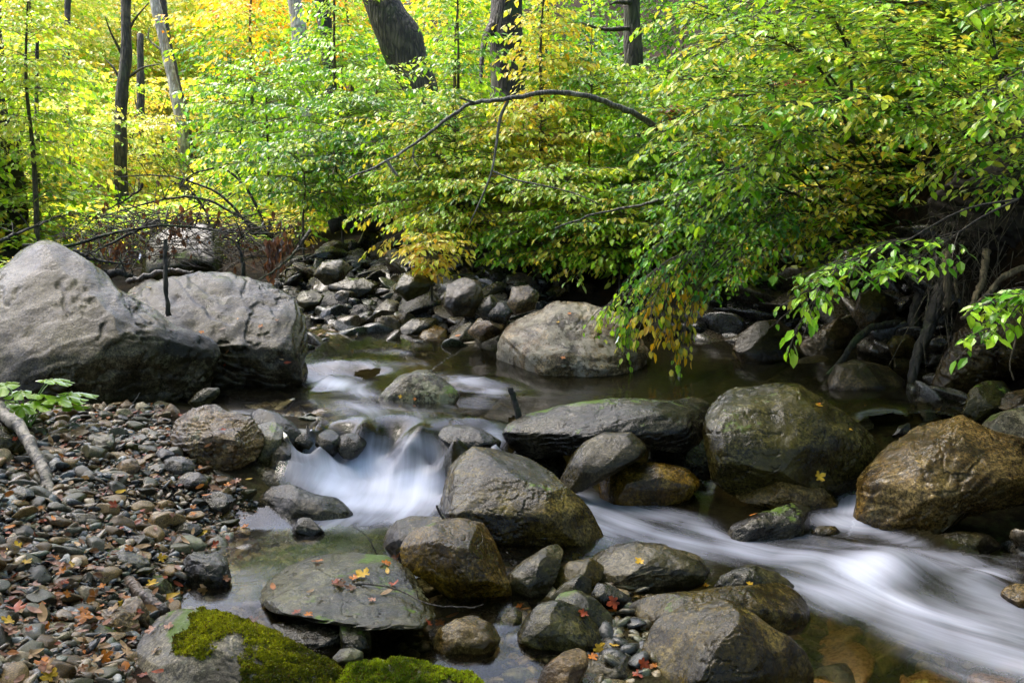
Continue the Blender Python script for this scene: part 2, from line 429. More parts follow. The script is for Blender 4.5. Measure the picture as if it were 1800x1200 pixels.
CTRL += [tp(*a) for a in (
    (560, 8.3, .68), (700, 8.6, .74), (700, 9.5, .95), (800, 8.0, .74), (850, 8.5, .9), (600, 10.5, 1.1), (800, 10.5, 1.3),
    (480, 8.2, .62), (0, 8, .6), (300, 8.5, .66), (400, 10, .9), (0, 12, 1.1), (300, 12, 1.05), (500, 13, 1.35),
    (1140, 7.7, .42), (1250, 7.2, .42), (1300, 8, .85), (1250, 9, 1.6), (1100, 9, 1.15), (1100, 11, 2.1), (1400, 7.6, .6), (1500, 8.2, 1.5),
    (1500, 9.5, 2.5), (1500, 7.2, .42), (1600, 6.7, .42), (1600, 7.4, 1.2), (1640, 7.8, 1.9), (1750, 6.1, .5), (1760, 6.6, 1.5),
    (1780, 7.0, 2.1), (1950, 5.6, .7), (1980, 6.2, 2.0), (2200, 5, 1.6), (2300, 6, 2.9), (1900, 4.8, .25), (2300, 3.5, .9), (1900, 9, 3.6))]
CTRL += [(0, 20, 2.6), (-8, 20, 2.0), (-15, 25, 4), (7, 15, 5.0), (10, 25, 10), (0, 40, 9), (-10, 45, 6.5), (-25, 45, 11), (20, 40, 20), (-6, 14, 1.3),
         (-12, 10, 2.4), (-20, 10, 5), (-6, 6, 1.0), (-8, 3, 1.4), (-4, 2.5, .6), (12, 8, 6.5), (8, 5, 3.2), (-3, 28, 3.4), (0, 70, 20), (-40, 70, 22), (40, 70, 40),
         (-2, -2, .4), (2, -2, .0), (6, 0, 1.5), (-8, -3, 1.5), (60, 20, 30), (-60, 20, 20)]
CTRL = np.array(CTRL)

class RBF:
    def __init__(s, C):
        s.X = C[:, :2]; n = len(C)
        r = np.linalg.norm(s.X[:, None] - s.X[None], axis=2)
        A = np.zeros((n + 3, n + 3)); A[:n, :n] = -r + 0.0 - np.eye(n) * .004
        A[:n, n] = 1; A[:n, n + 1:] = s.X; A[n, :n] = 1; A[n + 1:, :n] = s.X.T
        b = np.zeros(n + 3); b[:n] = C[:, 2]
        s.w = np.linalg.solve(A, b)
    def __call__(s, xy):
        out = np.empty(len(xy))
        for i in range(0, len(xy), 20000):
            q = xy[i:i + 20000]
            r = np.sqrt(((q[:, None] - s.X[None]) ** 2).sum(2))
            out[i:i + 20000] = -r @ s.w[:-3] + s.w[-3] + q @ s.w[-2:]
        return out
TER = RBF(CTRL)
def H(xy, detail=True):
    xy = np.atleast_2d(np.asarray(xy, float))
    z = TER(xy)
    if detail:
        q = np.column_stack([xy, np.zeros(len(xy))])
        far = np.clip((xy[:, 1] - 8) / 15, 0, 1)
        z = z + .018 * fbm(q * 4, 3, 3) + far * .25 * fbm(q * .5, 5, 3)
    return z
def h1(x, y): return float(H([[x, y]])[0])
def ground_pt(px, py, t0=2.2, t1=60):
    t = np.geomspace(t0, t1, 500)
    d = FW + (px - 900) / F * RT + (600 - py) / F * UP
    P = CAM + t[:, None] * d
    below = P[:, 2] < H(P[:, :2])
    i = int(np.argmax(below)) if below.any() else len(t) - 1
    return P[i]

WC = [zp(*a) for a in (
    (420, 700, .42), (600, 720, .42), (700, 735, .42), (560, 745, .42), (650, 742, .42), (750, 740, .42), (850, 735, .42), (900, 690, .42),
    (1100, 690, .42), (1200, 690, .42), (1300, 700, .42), (1400, 720, .42), (1500, 750, .415), (1560, 765, .41), (1600, 740, .42), (1700, 740, .42),
    (540, 754, .41), (640, 752, .41), (740, 754, .405), (800, 770, .395), (500, 760, .41), (870, 780, .39),
    (560, 790, .32), (640, 796, .28), (720, 790, .32), (680, 815, .22), (530, 815, .22), (600, 825, .19), (760, 830, .2), (860, 820, .25),
    (540, 840, .16), (640, 850, .145), (720, 864, .14), (780, 872, .135),
    (620, 900, .12), (450, 930, .12), (550, 950, .12), (420, 1000, .12), (430, 1060, .11), (750, 890, .12), (660, 930, .12),
    (700, 1130, .03), (800, 1170, .03), (680, 1100, .05), (900, 1160, .02), (600, 1200, .03),
    (1000, 860, .125), (1050, 880, .12), (1150, 900, .1), (1250, 930, .075), (1350, 960, .05), (1450, 910, .095), (1520, 910, .095), (1480, 950, .07),
    (1600, 980, .045), (1750, 980, .04), (1800, 960, .05), (1450, 1020, .025), (1600, 1040, .015), (1800, 1060, 0), (1500, 1150, -.02), (1800, 1200, -.05),
    (1450, 1200, -.04), (1250, 870, .12), (1000, 940, .1), (1515, 850, .16), (1500, 890, .105), (1560, 850, .13), (1580, 900, .10), (1620, 900, .09), (1560, 930, .07),
    (560, 674, .425), (640, 668, .43), (580, 657, .50), (660, 648, .50), (760, 650, .50), (850, 662, .50), (840, 690, .42), (800, 671, .47), (860, 690, .42),
    (1620, 850, .12), (1720, 860, .12), (1850, 860, .12), (1700, 800, .40), (1850, 800, .40), (490, 800, .30), (500, 840, .17), (600, 632, .54), (700, 627, .55), (640, 614, .57), (760, 690, .42), (560, 690, .42), (1400, 1000, .03), (1500, 1010, .035))]
WAT = RBF(np.array(WC))

def build_ground():
    # one sheet, fine by the creek and coarse far away
    def axis(vals): return np.array(vals)
    xs = np.concatenate([np.linspace(-90, -14, 20)[:-1], np.linspace(-14, -5, 36)[:-1], np.linspace(-5, 5.5, 260)[:-1], np.linspace(5.5, 14, 34)[:-1], np.linspace(14, 90, 20)])
    ys = np.concatenate([np.linspace(-20, 1.5, 12)[:-1], np.linspace(1.5, 11, 240)[:-1], np.linspace(11, 30, 70)[:-1], np.linspace(30, 130, 40)])
    X, Y = np.meshgrid(xs, ys)
    xy = np.column_stack([X.ravel(), Y.ravel()])
    z = H(xy)
    w = WAT(xy)
    near = (xy[:, 1] < 8.6) & (abs(xy[:, 0]) < 4.5)
    bed = np.where(near, np.clip((w + .06 - z) / .08, 0, 1), 0)
    nx = len(xs); i = np.arange(len(ys) - 1)[:, None] * nx; j = np.arange(nx - 1)[None]
    q = np.stack([i + j, i + j + 1, i + nx + j + 1, i + nx + j], -1).reshape(-1, 4)
    o = link('ground', np_mesh('ground', np.column_stack([xy, z]), [q], [M['ground']], attrs={'bed': bed}))
    tag(o, kind='structure')
build_ground()

# ------------------------------------------------------------------ water
PATHS = [
    [(560, 618, .57), (640, 650, .5), (600, 690, .42), (660, 735, .42), (650, 800, .28), (660, 860, .14), (590, 930, .12), (430, 1000, .12)],
    [(900, 850, .13), (1050, 885, .12), (1180, 920, .09), (1330, 960, .05), (1480, 1000, .03), (1640, 1060, .01), (1900, 1150, -.05), (2300, 1300, -.1)],
    [(1545, 785, .40), (1512, 850, .2), (1502, 905, .1)],
    [(1600, 740, .42), (1400, 725, .42), (1100, 690, .42), (850, 660, .5)],
]
PATHS = [smooth_curve([at_z(*q)[:2].tolist() + [0] for q in p], 60)[:, :2] for p in PATHS]
# foam: px, py, rx, ry, strength, angle(deg, image plane)
FOAM = [
    (630, 830, 100, 36, 1.0, 0), (700, 855, 90, 26, 1.0, 0), (590, 850, 60, 25, .9, 20), (650, 878, 100, 26, .9, 0), (620, 910, 90, 30, .5, 0), (700, 905, 70, 24, .5, 0),
    (535, 790, 22, 26, .55, 0), (590, 790, 20, 24, .6, 0), (655, 785, 60, 20, .42, 0), (720, 790, 30, 22, .5, 0), (760, 800, 30, 30, .5, 0), (870, 772, 22, 22, .7, 0), (745, 872, 40, 18, .85, 0), (720, 890, 60, 25, .5, 0),
    (590, 672, 50, 12, .95, 5), (640, 690, 55, 14, .6, 10), (560, 650, 40, 12, .5, 0), (620, 640, 60, 9, .45, 0), (700, 640, 60, 8, .35, 0), (830, 672, 45, 9, .7, 8), (870, 690, 30, 8, .6, 0), (760, 660, 50, 8, .3, 0), (690, 620, 40, 5, .4, 0), (640, 720, 75, 17, .44, 0), (560, 705, 50, 10, .25, 0), (720, 728, 80, 11, .3, 0), (600, 742, 60, 8, .3, 0), (820, 715, 90, 8, .14, 0), (1000, 690, 120, 7, .12, 0),  # faint last ellipses paint pale sky reflection onto the upper pool
    (1030, 878, 45, 22, .75, 30), (1100, 915, 80, 25, .62, 25), (1200, 955, 100, 26, .6, 15), (1300, 965, 90, 22, .55, 5), (1250, 935, 60, 14, .5, 25),
    (1150, 900, 80, 14, .45, 10), (1060, 935, 50, 18, .5, 25),
    (1500, 895, 40, 14, .85, 0), (1480, 920, 70, 18, .75, 5), (1502, 882, 28, 26, .66, 0), (1560, 940, 60, 12, .45, 15), (1380, 945, 60, 10, .4, 0),
    (1400, 985, 90, 20, .42, 10), (1530, 1010, 80, 24, .85, 10), (1480, 1040, 110, 26, .72, 18), (1600, 1080, 130, 32, .55, 25), (1700, 1110, 140, 40, .45, 25), (1790, 1170, 140, 50, .38, 25),
    (1650, 1010, 90, 18, .5, 5), (1740, 1020, 60, 25, .55, -20), (1560, 1060, 80, 20, .5, 20), (1450, 1060, 60, 20, .4, 20), (1380, 1030, 70, 18, .5, 15), (1790, 1090, 70, 20, .3, 0),
    (1650, 985, 120, 18, .42, 5), (1750, 1065, 110, 36, .5, 20), (1800, 1150, 150, 55, .5, 25), (1600, 1125, 90, 22, .36, 25), (1720, 1185, 140, 28, .36, 20), (1450, 965, 100, 18, .42, 5), (1560, 975, 90, 14, .4, 5), (1340, 985, 70, 16, .45, 10),
    (880, 1100, 25, 10, .3, 0), (915, 1120, 20, 8, .3, 0),
]
def build_water():
    xs = np.arange(-2.9, 4.4, .02); ys = np.arange(1.2, 8.5, .02)
    X, Y = np.meshgrid(xs, ys); xy = np.column_stack([X.ravel(), Y.ravel()])
    z = WAT(xy)
    q3 = np.column_stack([xy, np.zeros(len(xy))])
    P = np.column_stack([xy, z])
    px, py, t = to_px(P)
    foam = np.zeros(len(xy))
    for (fx, fy, rx, ry, st, an) in FOAM:
        a = math.radians(an); dx, dy = px - fx, py - fy
        u = (dx * math.cos(a) + dy * math.sin(a)) / (rx * 1.15); v = (-dx * math.sin(a) + dy * math.cos(a)) / (ry * 1.15)
        g = st * np.exp(-(u * u + v * v) * 1.1)
        foam = np.maximum(foam, g) + .25 * np.minimum(foam, g)
    foam = np.clip(foam * .86, 0, 1.05)
    # nearest flow path -> (along, across)
    best = np.full(len(xy), 1e9); uv = np.zeros((len(xy), 2))
    for k, pth in enumerate(PATHS):
        seg = pth[1:] - pth[:-1]; ln = np.linalg.norm(seg, axis=1); cum = np.concatenate([[0], np.cumsum(ln)])
        for i in range(len(seg)):
            d = seg[i] / ln[i]; r = xy - pth[i]
            s = np.clip(r @ d, 0, ln[i]); off = r - s[:, None] * d
            dist = np.sqrt((off ** 2).sum(1))
            m = dist < best
            best[m] = dist[m]
            sg = np.sign(d[0] * r[:, 1] - d[1] * r[:, 0])
            uv[m, 0] = cum[i] + s[m]; uv[m, 1] = (sg * dist)[m] + k * 7.3
    # smooth swells where the water runs fast
    lump = .5 * fbm(np.column_stack([xy[:, 0] * 2.4 + xy[:, 1] * 1.2, xy[:, 1] * 4.0, np.zeros(len(xy))]), 9, 2)
    z = z + foam * .03 * lump + .0025 * fbm(q3 * 3.0, 4, 2)
    for (bx, by, bz, r, hgt) in ((735, 820, .24, .14, .035), (680, 805, .26, .12, .03), (620, 800, .28, .10, .02), (560, 800, .28, .09, .02),
                                 (1560, 1000, .03, .18, .05), (1430, 1000, .02, .14, .035), (1600, 1010, .03, .16, .04), (1730, 1030, .02, .15, .05)):
        c = at_z(bx, by, bz); d2 = ((xy - c[:2]) ** 2).sum(1); z = z + hgt * np.exp(-d2 / (r * r))
    ter = H(xy)
    depth = z - ter
    keep0 = ~((z > .165) & (z < .385) & (foam < .13) & (xy[:, 1] < 5.6) & ~((px > 490) & (px < 895) & (py > 735) & (py < 910)))
    keep = (depth > -.05) & keep0
    gz = np.gradient(z.reshape(X.shape)); slope = (np.hypot(gz[0], gz[1]) / .02).ravel()
    casc = (px > 490) & (px < 895) & (py > 735) & (py < 910)
    keep &= ~((slope > .45) & (foam < .14) & ~casc)
    keep &= ~((xy[:, 1] > 7.0) & (xy[:, 0] < -1.9))
    nx = len(xs); i = np.arange(len(ys) - 1)[:, None] * nx; j = np.arange(nx - 1)[None]
    q = np.stack([i + j, i + j + 1, i + nx + j + 1, i + nx + j], -1).reshape(-1, 4)
    q = q[keep[q].all(1)]
    used = np.unique(q); remap = np.full(len(xy), -1); remap[used] = np.arange(len(used))
    V = np.column_stack([xy, z])[used]
    o = link('water', np_mesh('water', V, [remap[q]], [M['water']], uv=uv[used], attrs={'foam': foam[used], 'deep': np.clip(depth[used] / .30, 0, 1)}))
    tag(o, kind='structure')
build_water()
def ground_or_water(px, py):
    p = ground_pt(px, py); return p

# ------------------------------------------------------------------ rocks
_ico = {}
def ico(n):
    if n not in _ico:
        bm = bmesh.new(); bmesh.ops.create_icosphere(bm, subdivisions=n, radius=1)
        V = np.array([v.co[:] for v in bm.verts]); Fc = np.array([[v.index for v in f.verts] for f in bm.faces]); bm.free()
        _ico[n] = (V, Fc)
    return _ico[n]

def outline_radius(poly, n=360):
    poly = np.asarray(poly, float)
    # area centroid
    x, y = poly[:, 0], poly[:, 1]; x1, y1 = np.roll(x, -1), np.roll(y, -1)
    cr = x * y1 - x1 * y; A = cr.sum() / 2
    c = np.array([((x + x1) * cr).sum(), ((y + y1) * cr).sum()]) / (6 * A)
    th = np.arange(n) * 2 * math.pi / n
    R = np.zeros(n)
    for i in range(len(poly)):
        a = poly[i] - c; b = poly[(i + 1) % len(poly)] - c
        e = b - a
        d = np.column_stack([np.cos(th), -np.sin(th)])
        den = d[:, 0] * e[1] - d[:, 1] * e[0]
        den = np.where(abs(den) < 1e-9, 1e-9, den)
        tt = (a[0] * e[1] - a[1] * e[0]) / den
        ss = (a[0] * d[:, 1] - a[1] * d[:, 0]) / den
        ok = (tt > 0) & (ss >= -1e-6) & (ss <= 1 + 1e-6)
        R = np.where(ok & (tt > R), tt, R)
    R = np.where(R <= 0, np.median(R[R > 0]), R)
    k = np.array([1, 2, 3, 4, 3, 2, 1.]); k /= k.sum()
    R = sum(k[i] * np.roll(R, i - 3) for i in range(7))
    return c, R

ROCKS = []      # (object, px, py)
LAND = []       # landmarks for later labels
def rock(label, poly, mat, z=None, t=None, depth=.8, tilt=.35, box=2.5, facets=4, amp=1.0, strata=.0, sub=6, seed=0, ext=.22, name='boulder', land=None, cat='boulder', smoothv=1.0, group=None):
    poly = np.asarray(poly, float)
    y0, y1 = poly[:, 1].min(), poly[:, 1].max()
    xm = poly[:, 0].mean()
    hh = y1 - y0
    if t is None:
        tcon = depth_at_z(float(poly[np.argmax(poly[:, 1]), 0]), y1, z)
    ex = poly.copy()
    low = np.clip((poly[:, 1] - (y0 + .62 * hh)) / (.38 * hh), 0, 1)
    ex[:, 1] += low * ext * hh
    c, R = outline_radius(ex)
    mR = R.mean()
    if t is None:
        D = depth * mR * tcon / F
        t = tcon + D * .72
    D = depth * mR * t / F
    rs = np.random.default_rng(1000 + seed)
    V, Fc = ico(sub)
    a, b, w = V[:, 0], V[:, 1], V[:, 2]
    rho = np.hypot(a, b); th = np.arctan2(b, a) % (2 * math.pi)
    p = box
    m = (rho ** p + abs(w) ** p) ** (-1 / p)
    s = rho * m; w = w * m
    idx = th / (2 * math.pi) * 360
    i0 = np.floor(idx).astype(int) % 360; fr = idx - np.floor(idx)
    Rt = R[i0] * (1 - fr) + R[(i0 + 1) % 360] * fr
    k = t / F
    Q = np.column_stack([Rt * s * np.cos(th) * k, Rt * s * np.sin(th) * k, w * D])  # x right, y up, z away
    S = mR * k
    for _ in range(facets + 4):
        n = np.array([rs.normal() * .75, rs.normal() * .7 + .25, -1.0]); n /= np.linalg.norm(n)
        dd = Q @ n; h = dd.max() * rs.uniform(.70, .92)
        over = dd > h
        Q[over] -= np.outer((dd[over] - h) * .88, n)
    for _ in range(2):  # a slanting top or side break
        n = np.array([rs.normal(), abs(rs.normal()) * .8, -.4]); n /= np.linalg.norm(n)
        dd = Q @ n; h = dd.max() * rs.uniform(.88, .97); over = dd > h
        Q[over] -= np.outer((dd[over] - h) * .8, n)
    nrm = Q / np.array([1, 1, max(.3, depth)]); nrm /= np.linalg.norm(nrm, axis=1)[:, None] + 1e-9
    q = Q / S
    sd = int(seed) * 31 + 5
    disp = .055 * fbm(q * 1.3, sd, 3) + .013 * fbm(q * 4.2, sd + 3, 4, .5)
    rid = 1 - abs(fbm(q * 3.3, sd + 7, 4))
    disp -= .03 * np.clip(rid - .80, 0, 1) / .2 * (fbm(q * 1.1, sd + 9, 2) > -.1)
    if strata:
        ax = np.array([rs.normal() * .35, .9, -.45 + rs.normal() * .2]); ax /= np.linalg.norm(ax)
        hcoord = (q @ ax) * 6.5 + .9 * fbm(q * 1.7, sd + 21, 3)
        fs = hcoord - np.floor(hcoord)
        disp += strata * .06 * (np.where(fs < .82, fs / .82, (1 - fs) / .18) - .5) * (.6 + .6 * fbm(q * 2, sd + 33, 2))
    Q = Q + nrm * (disp * S * amp)[:, None]
    up_off = Q[:, 1] - Q[:, 1].min() * .3
    hf = (Q[:, 1] - Q[:, 1].min()) / (np.ptp(Q[:, 1]) + 1e-9)
    dz = Q[:, 2] + (tilt * up_off if tilt >= .85 else tilt * np.ptp(Q[:, 1]) * (.25 * hf + 1.55 * np.clip(hf - .42, 0, 1) ** 1.3))
    pxs = c[0] + Q[:, 0] / k; pys = c[1] - Q[:, 1] / k
    base = CAM + t * (FW + ((pxs - 900) / F)[:, None] * RT + ((600 - pys) / F)[:, None] * UP)
    ray = base - CAM; ray /= np.linalg.norm(ray, axis=1)[:, None]
    Wd = base + ray * dz[:, None]
    org = Wd.mean(0); org[2] = Wd[:, 2].min()
    # outward faces: the map (x right, y up, z away) is left-handed against the ico winding
    me = np_mesh(name, Wd - org, [Fc[:, ::-1]], [M[mat]])
    o = link(name, me, None, org)
    tag(o, label, cat, group)
    ROCKS.append((o, c[0], (y0 + y1) / 2, t))
    if land: LAND.append((land, c[0], (y0 + y1) / 2))
    return o

UPZ, LOWZ = .42, .12
big_left = rock('huge smooth grey boulder at the left edge with a wet slate-grey crown and lichen spots', [(-170, 600), (-110, 520), (-50, 490), (0, 466), (20, 452), (48, 440), (75, 435), (100, 440), (130, 458), (165, 483), (215, 520), (260, 546), (300, 572), (345, 588), (372, 600), (380, 615), (374, 640), (362, 665), (345, 682), (320, 696), (290, 706), (240, 713), (180, 714), (100, 710), (40, 707), (-30, 700), (-110, 690), (-170, 660)],
     'schist_big', z=.43, depth=.75, tilt=.55, sub=7, seed=1, facets=5, amp=1.25, strata=.22, land='the huge left boulder')
big_second = rock('broad flat-topped furrowed boulder behind the huge left one, square right face at the pool', [(200, 530), (218, 500), (240, 489), (300, 482), (350, 479), (400, 481), (440, 489), (490, 503), (522, 519), (531, 540), (534, 570), (538, 620), (541, 660), (541, 682), (500, 685), (450, 685), (400, 688), (350, 688), (280, 680), (220, 640), (200, 580)],
     'schist_furrow', z=UPZ, depth=.7, tilt=.75, box=3.2, sub=7, seed=2, facets=4, amp=1.7, strata=.55, ext=.1, land='the flat-topped furrowed boulder')
lich = rock('pale lichen-blotched boulder at the far edge of the pool under yellow sprays', [(864, 640), (872, 605), (893, 572), (930, 546), (980, 535), (1030, 535), (1080, 550), (1112, 572), (1138, 615), (1132, 650), (1112, 673), (1050, 676), (1000, 676), (940, 672), (893, 671), (868, 660)],
     'lichen', z=UPZ, depth=.8, tilt=.5, sub=7, seed=3, facets=5, strata=.4, ext=.12, land='the pale lichen boulder')
rock('pale green mottled rock standing midstream in the upper pool', [(660, 700), (678, 682), (700, 664), (728, 650), (745, 645), (772, 662), (798, 680), (809, 692), (796, 706), (760, 712), (700, 712), (668, 707)],
     'mottled', z=UPZ, depth=.8, tilt=.5, seed=4, facets=3, amp=.8, land='the mottled midstream rock')
rock('small black rock tucked behind the mottled midstream rock', [(745, 668), (752, 652), (768, 650), (782, 662), (790, 675), (770, 680)], 'black', t=6.75, seed=104, sub=5, cat='rock', name='rock')
slab = rock('long dark layered slab lying across the pool outlet, moss on top', [(882, 764), (890, 745), (920, 728), (970, 715), (1050, 705), (1110, 701), (1180, 705), (1235, 694), (1252, 705), (1248, 740), (1232, 778), (1200, 797), (1100, 790), (1000, 800), (940, 806), (900, 792)],
     'slab', t=5.15, depth=.9, tilt=.6, box=2.6, sub=7, seed=5, facets=4, amp=.7, strata=1.2, ext=.0, land='the long dark slab')
rock('large dark olive boulder right of the slab with a white-streaked crown and black underside', [(1236, 755), (1240, 720), (1255, 696), (1290, 679), (1340, 675), (1400, 678), (1432, 690), (1470, 710), (1502, 737), (1534, 767), (1560, 800), (1560, 824), (1528, 848), (1475, 856), (1420, 848), (1360, 842), (1290, 856), (1252, 832), (1240, 795)],
     'dark_green', t=4.95, depth=.8, tilt=.45, sub=7, seed=6, facets=6, amp=.8, ext=.1, land='the dark olive boulder')
rock('angular golden-brown wet boulder at the right edge, undercut on its right', [(1498, 895), (1494, 850), (1518, 813), (1552, 788), (1600, 760), (1650, 736), (1692, 727), (1730, 744), (1770, 758), (1810, 772), (1900, 800), (1920, 850), (1860, 880), (1800, 885), (1750, 893), (1700, 902), (1655, 930), (1622, 949), (1580, 947), (1538, 936), (1506, 918)],
     'gold', t=4.62, depth=.7, tilt=.5, sub=7, seed=7, facets=4, amp=1.0, strata=.5, ext=.05, land='the golden-brown right boulder')
rock('grey lichen rock behind the golden-brown boulder at the right edge', [(1715, 752), (1735, 735), (1765, 722), (1810, 714), (1880, 716), (1930, 760), (1900, 810), (1800, 800), (1740, 775)],
     'mossrock', t=5.15, seed=8, facets=4)
rock('large rounded olive-grey boulder in the middle, leaning right below the cascade', [(770, 895), (770, 862), (785, 820), (805, 795), (830, 784), (880, 785), (930, 798), (972, 829), (1002, 860), (1032, 890), (1056, 924), (1066, 955), (1052, 971), (1000, 969), (940, 966), (890, 960), (850, 950), (800, 925)],
     'olive', z=.08, depth=.8, tilt=.45, sub=7, seed=9, facets=6, amp=.75, ext=.1, land='the large middle boulder')
rock('golden-brown egg-shaped boulder in front of the large middle boulder', [(707, 988), (704, 960), (720, 935), (760, 918), (820, 909), (852, 918), (872, 950), (891, 990), (898, 1030), (895, 1062), (870, 1079), (830, 1076), (790, 1052), (740, 1015), (712, 1002)],
     'brown', t=3.78, depth=.8, tilt=.3, sub=7, seed=10, facets=6, amp=.7, ext=.03, land='the golden-brown egg-shaped boulder')
rock('dark rounded rock peeping out left of the egg-shaped brown boulder', [(671, 960), (675, 935), (695, 915), (722, 905), (775, 908), (790, 930), (760, 965), (720, 985), (685, 978)],
     'olive', t=4.15, seed=11, facets=3, amp=.6, name='rock', cat='rock')
flat = rock('broad flat greenish rock strewn with orange leaves in the left foreground', [(436, 1040), (465, 1012), (500, 990), (550, 975), (620, 969), (680, 974), (722, 1000), (752, 1040), (772, 1078), (745, 1106), (650, 1108), (560, 1092), (480, 1076), (440, 1058)],
     'greenflat', t=3.50, depth=.42, tilt=2.3, box=2.8, sub=7, seed=12, facets=3, amp=.7, strata=.7, ext=.0, land='the flat leaf-strewn rock')
rock('slanting grey ridged stone right of the egg-shaped brown boulder', [(890, 1058), (893, 1012), (920, 985), (960, 960), (986, 952), (993, 965), (982, 1002), (962, 1040), (930, 1056)],
     'schist', t=3.8, tilt=.5, seed=13, facets=4, strata=.6, amp=.7, name='rock', cat='rock')
rock('dull olive rock wedged between the slanting grey stone and the big wet rock', [(962, 1032), (972, 1006), (1000, 986), (1040, 980), (1064, 994), (1058, 1016), (1030, 1032), (990, 1038)],
     'olive', t=3.88, seed=14, facets=2, amp=.5, name='rock', cat='rock')
rock('blue-green lens-shaped stone below the dull olive rock', [(960, 1052), (985, 1028), (1020, 1008), (1040, 1018), (1039, 1040), (1000, 1058), (970, 1062)],
     'dark_green', t=3.66, seed=15, facets=1, amp=.3, name='rock', cat='rock')
rock('smooth long green stone sloping down beside the orange leaf pile', [(975, 1058), (985, 1036), (1012, 1031), (1050, 1054), (1076, 1080), (1081, 1112), (1070, 1132), (1040, 1106), (1000, 1082)],
     'greenflat', t=3.55, seed=16, facets=2, amp=.4, name='rock', cat='rock')
rock('small black shiny stone in front of the big wet rock', [(1038, 1044), (1050, 1024), (1075, 1028), (1112, 1050), (1088, 1064), (1052, 1060)],
     'black', t=3.68, seed=17, facets=2, amp=.6, name='rock', cat='rock')
rock('big rumpled wet grey rock with one yellow leaf, right of the middle boulder', [(1015, 1005), (1042, 972), (1080, 955), (1120, 952), (1170, 959), (1222, 975), (1243, 1000), (1236, 1026), (1190, 1042), (1130, 1046), (1070, 1038), (1035, 1024)],
     'schist', t=3.95, tilt=.8, sub=7, seed=18, facets=5, amp=1.3, strata=.3, ext=.05, land='the rumpled wet rock')
rock('rounded dark green rock with mossy right shoulder in the front middle', [(908, 1112), (925, 1080), (950, 1057), (986, 1054), (1022, 1070), (1052, 1100), (1064, 1130), (1042, 1143), (980, 1143), (930, 1133), (911, 1122)],
     'dark_green', z=.02, seed=19, facets=4, amp=.8, name='rock', cat='rock', land='the mossy-shouldered rock')
rock('long dark ridged rock stretching right above the water, lower right middle', [(1078, 1090), (1090, 1060), (1150, 1044), (1250, 1034), (1340, 1025), (1400, 1020), (1432, 1033), (1442, 1056), (1436, 1090), (1410, 1110), (1370, 1114), (1300, 1104), (1200, 1114), (1130, 1122), (1098, 1112)],
     'olive', t=3.62, depth=.8, tilt=.45, sub=7, seed=20, facets=4, amp=.8, strata=.5, ext=.05, land='the long ridged rock')
rock('small mossy grey rock peeking over the long ridged rock', [(1245, 1036), (1268, 1010), (1300, 996), (1330, 994), (1370, 1007), (1400, 1028), (1360, 1045), (1290, 1045)],
     'greenflat', t=3.85, seed=21, facets=3, name='rock', cat='rock')
rock('big humped olive-grey boulder at the bottom edge, right of centre', [(1120, 1145), (1130, 1110), (1160, 1080), (1210, 1060), (1270, 1056), (1312, 1068), (1352, 1095), (1392, 1120), (1417, 1145), (1430, 1185), (1424, 1240), (1300, 1300), (1180, 1290), (1125, 1220)],
     'olive', t=3.22, depth=.75, tilt=.35, sub=7, seed=22, facets=6, amp=.8, ext=.0, land='the humped bottom boulder')
rock('upright grey-brown stone at the bottom edge, left of the humped boulder', [(935, 1215), (955, 1172), (990, 1145), (1016, 1134), (1034, 1145), (1034, 1172), (1012, 1215), (975, 1250), (940, 1245)],
     'greybrown', t=3.12, seed=23, facets=3, amp=.5, name='rock', cat='rock')
rock('roundish dark speckled stone between the upright stone and humped boulder', [(1020, 1190), (1038, 1156), (1080, 1142), (1112, 1154), (1118, 1182), (1104, 1222), (1040, 1226)],
     'schist', t=3.25, seed=24, facets=3, amp=.6, name='rock', cat='rock')
rock('brown and black wet rock sitting in the front puddle', [(750, 1134), (770, 1106), (800, 1086), (840, 1081), (866, 1095), (880, 1122), (866, 1142), (820, 1150), (780, 1148)],
     'gold', z=.03, tilt=.5, seed=25, facets=4, name='rock', cat='rock', land='the brown puddle rock')
rock('small dark stone in the trickle behind the brown puddle rock', [(872, 1103), (884, 1080), (905, 1065), (918, 1076), (917, 1098), (895, 1110)],
     'dark_green', t=3.55, seed=26, facets=1, amp=.4, sub=5, name='rock', cat='rock')
rock('black layered rock in front of the flat leaf-strewn rock', [(445, 1122), (478, 1096), (540, 1087), (600, 1088), (625, 1105), (625, 1135), (600, 1150), (540, 1148), (490, 1140)],
     'black', t=3.35, seed=27, facets=3, strata=1.0, tilt=.7, name='rock', cat='rock')
rock('moss-capped dark rock at the left rim of the front puddle', [(598, 1100), (615, 1086), (640, 1088), (652, 1112), (652, 1150), (625, 1165), (600, 1150)],
     'greenflat', t=3.3, seed=28, facets=3, name='rock', cat='rock')
rock('small grey-green oval stone below the moss-capped rock', [(584, 1155), (598, 1140), (620, 1136), (640, 1146), (638, 1160), (612, 1170), (590, 1168)],
     'greenflat', t=3.05, seed=29, facets=0, amp=.3, sub=5, name='rock', cat='rock')
moss_front = rock('foreground boulder at the bottom left, pale grey with a thick yellow-green moss coat', [(222, 1225), (245, 1130), (272, 1086), (310, 1072), (345, 1077), (390, 1085), (450, 1105), (520, 1135), (580, 1165), (625, 1192), (660, 1240), (640, 1330), (400, 1360), (250, 1330)],
     'mossrock', t=2.85, depth=.8, tilt=.9, sub=7, seed=30, facets=4, amp=.6, ext=.0, land='the mossy foreground boulder')
moss_low = rock('low grey rock at the bottom edge topped with bright green moss', [(580, 1205), (610, 1178), (640, 1167), (700, 1164), (760, 1174), (830, 1190), (870, 1240), (800, 1300), (640, 1300), (590, 1250)],
     'mossrock', t=2.85, depth=.8, tilt=.9, seed=31, facets=3, amp=.5, ext=.0)
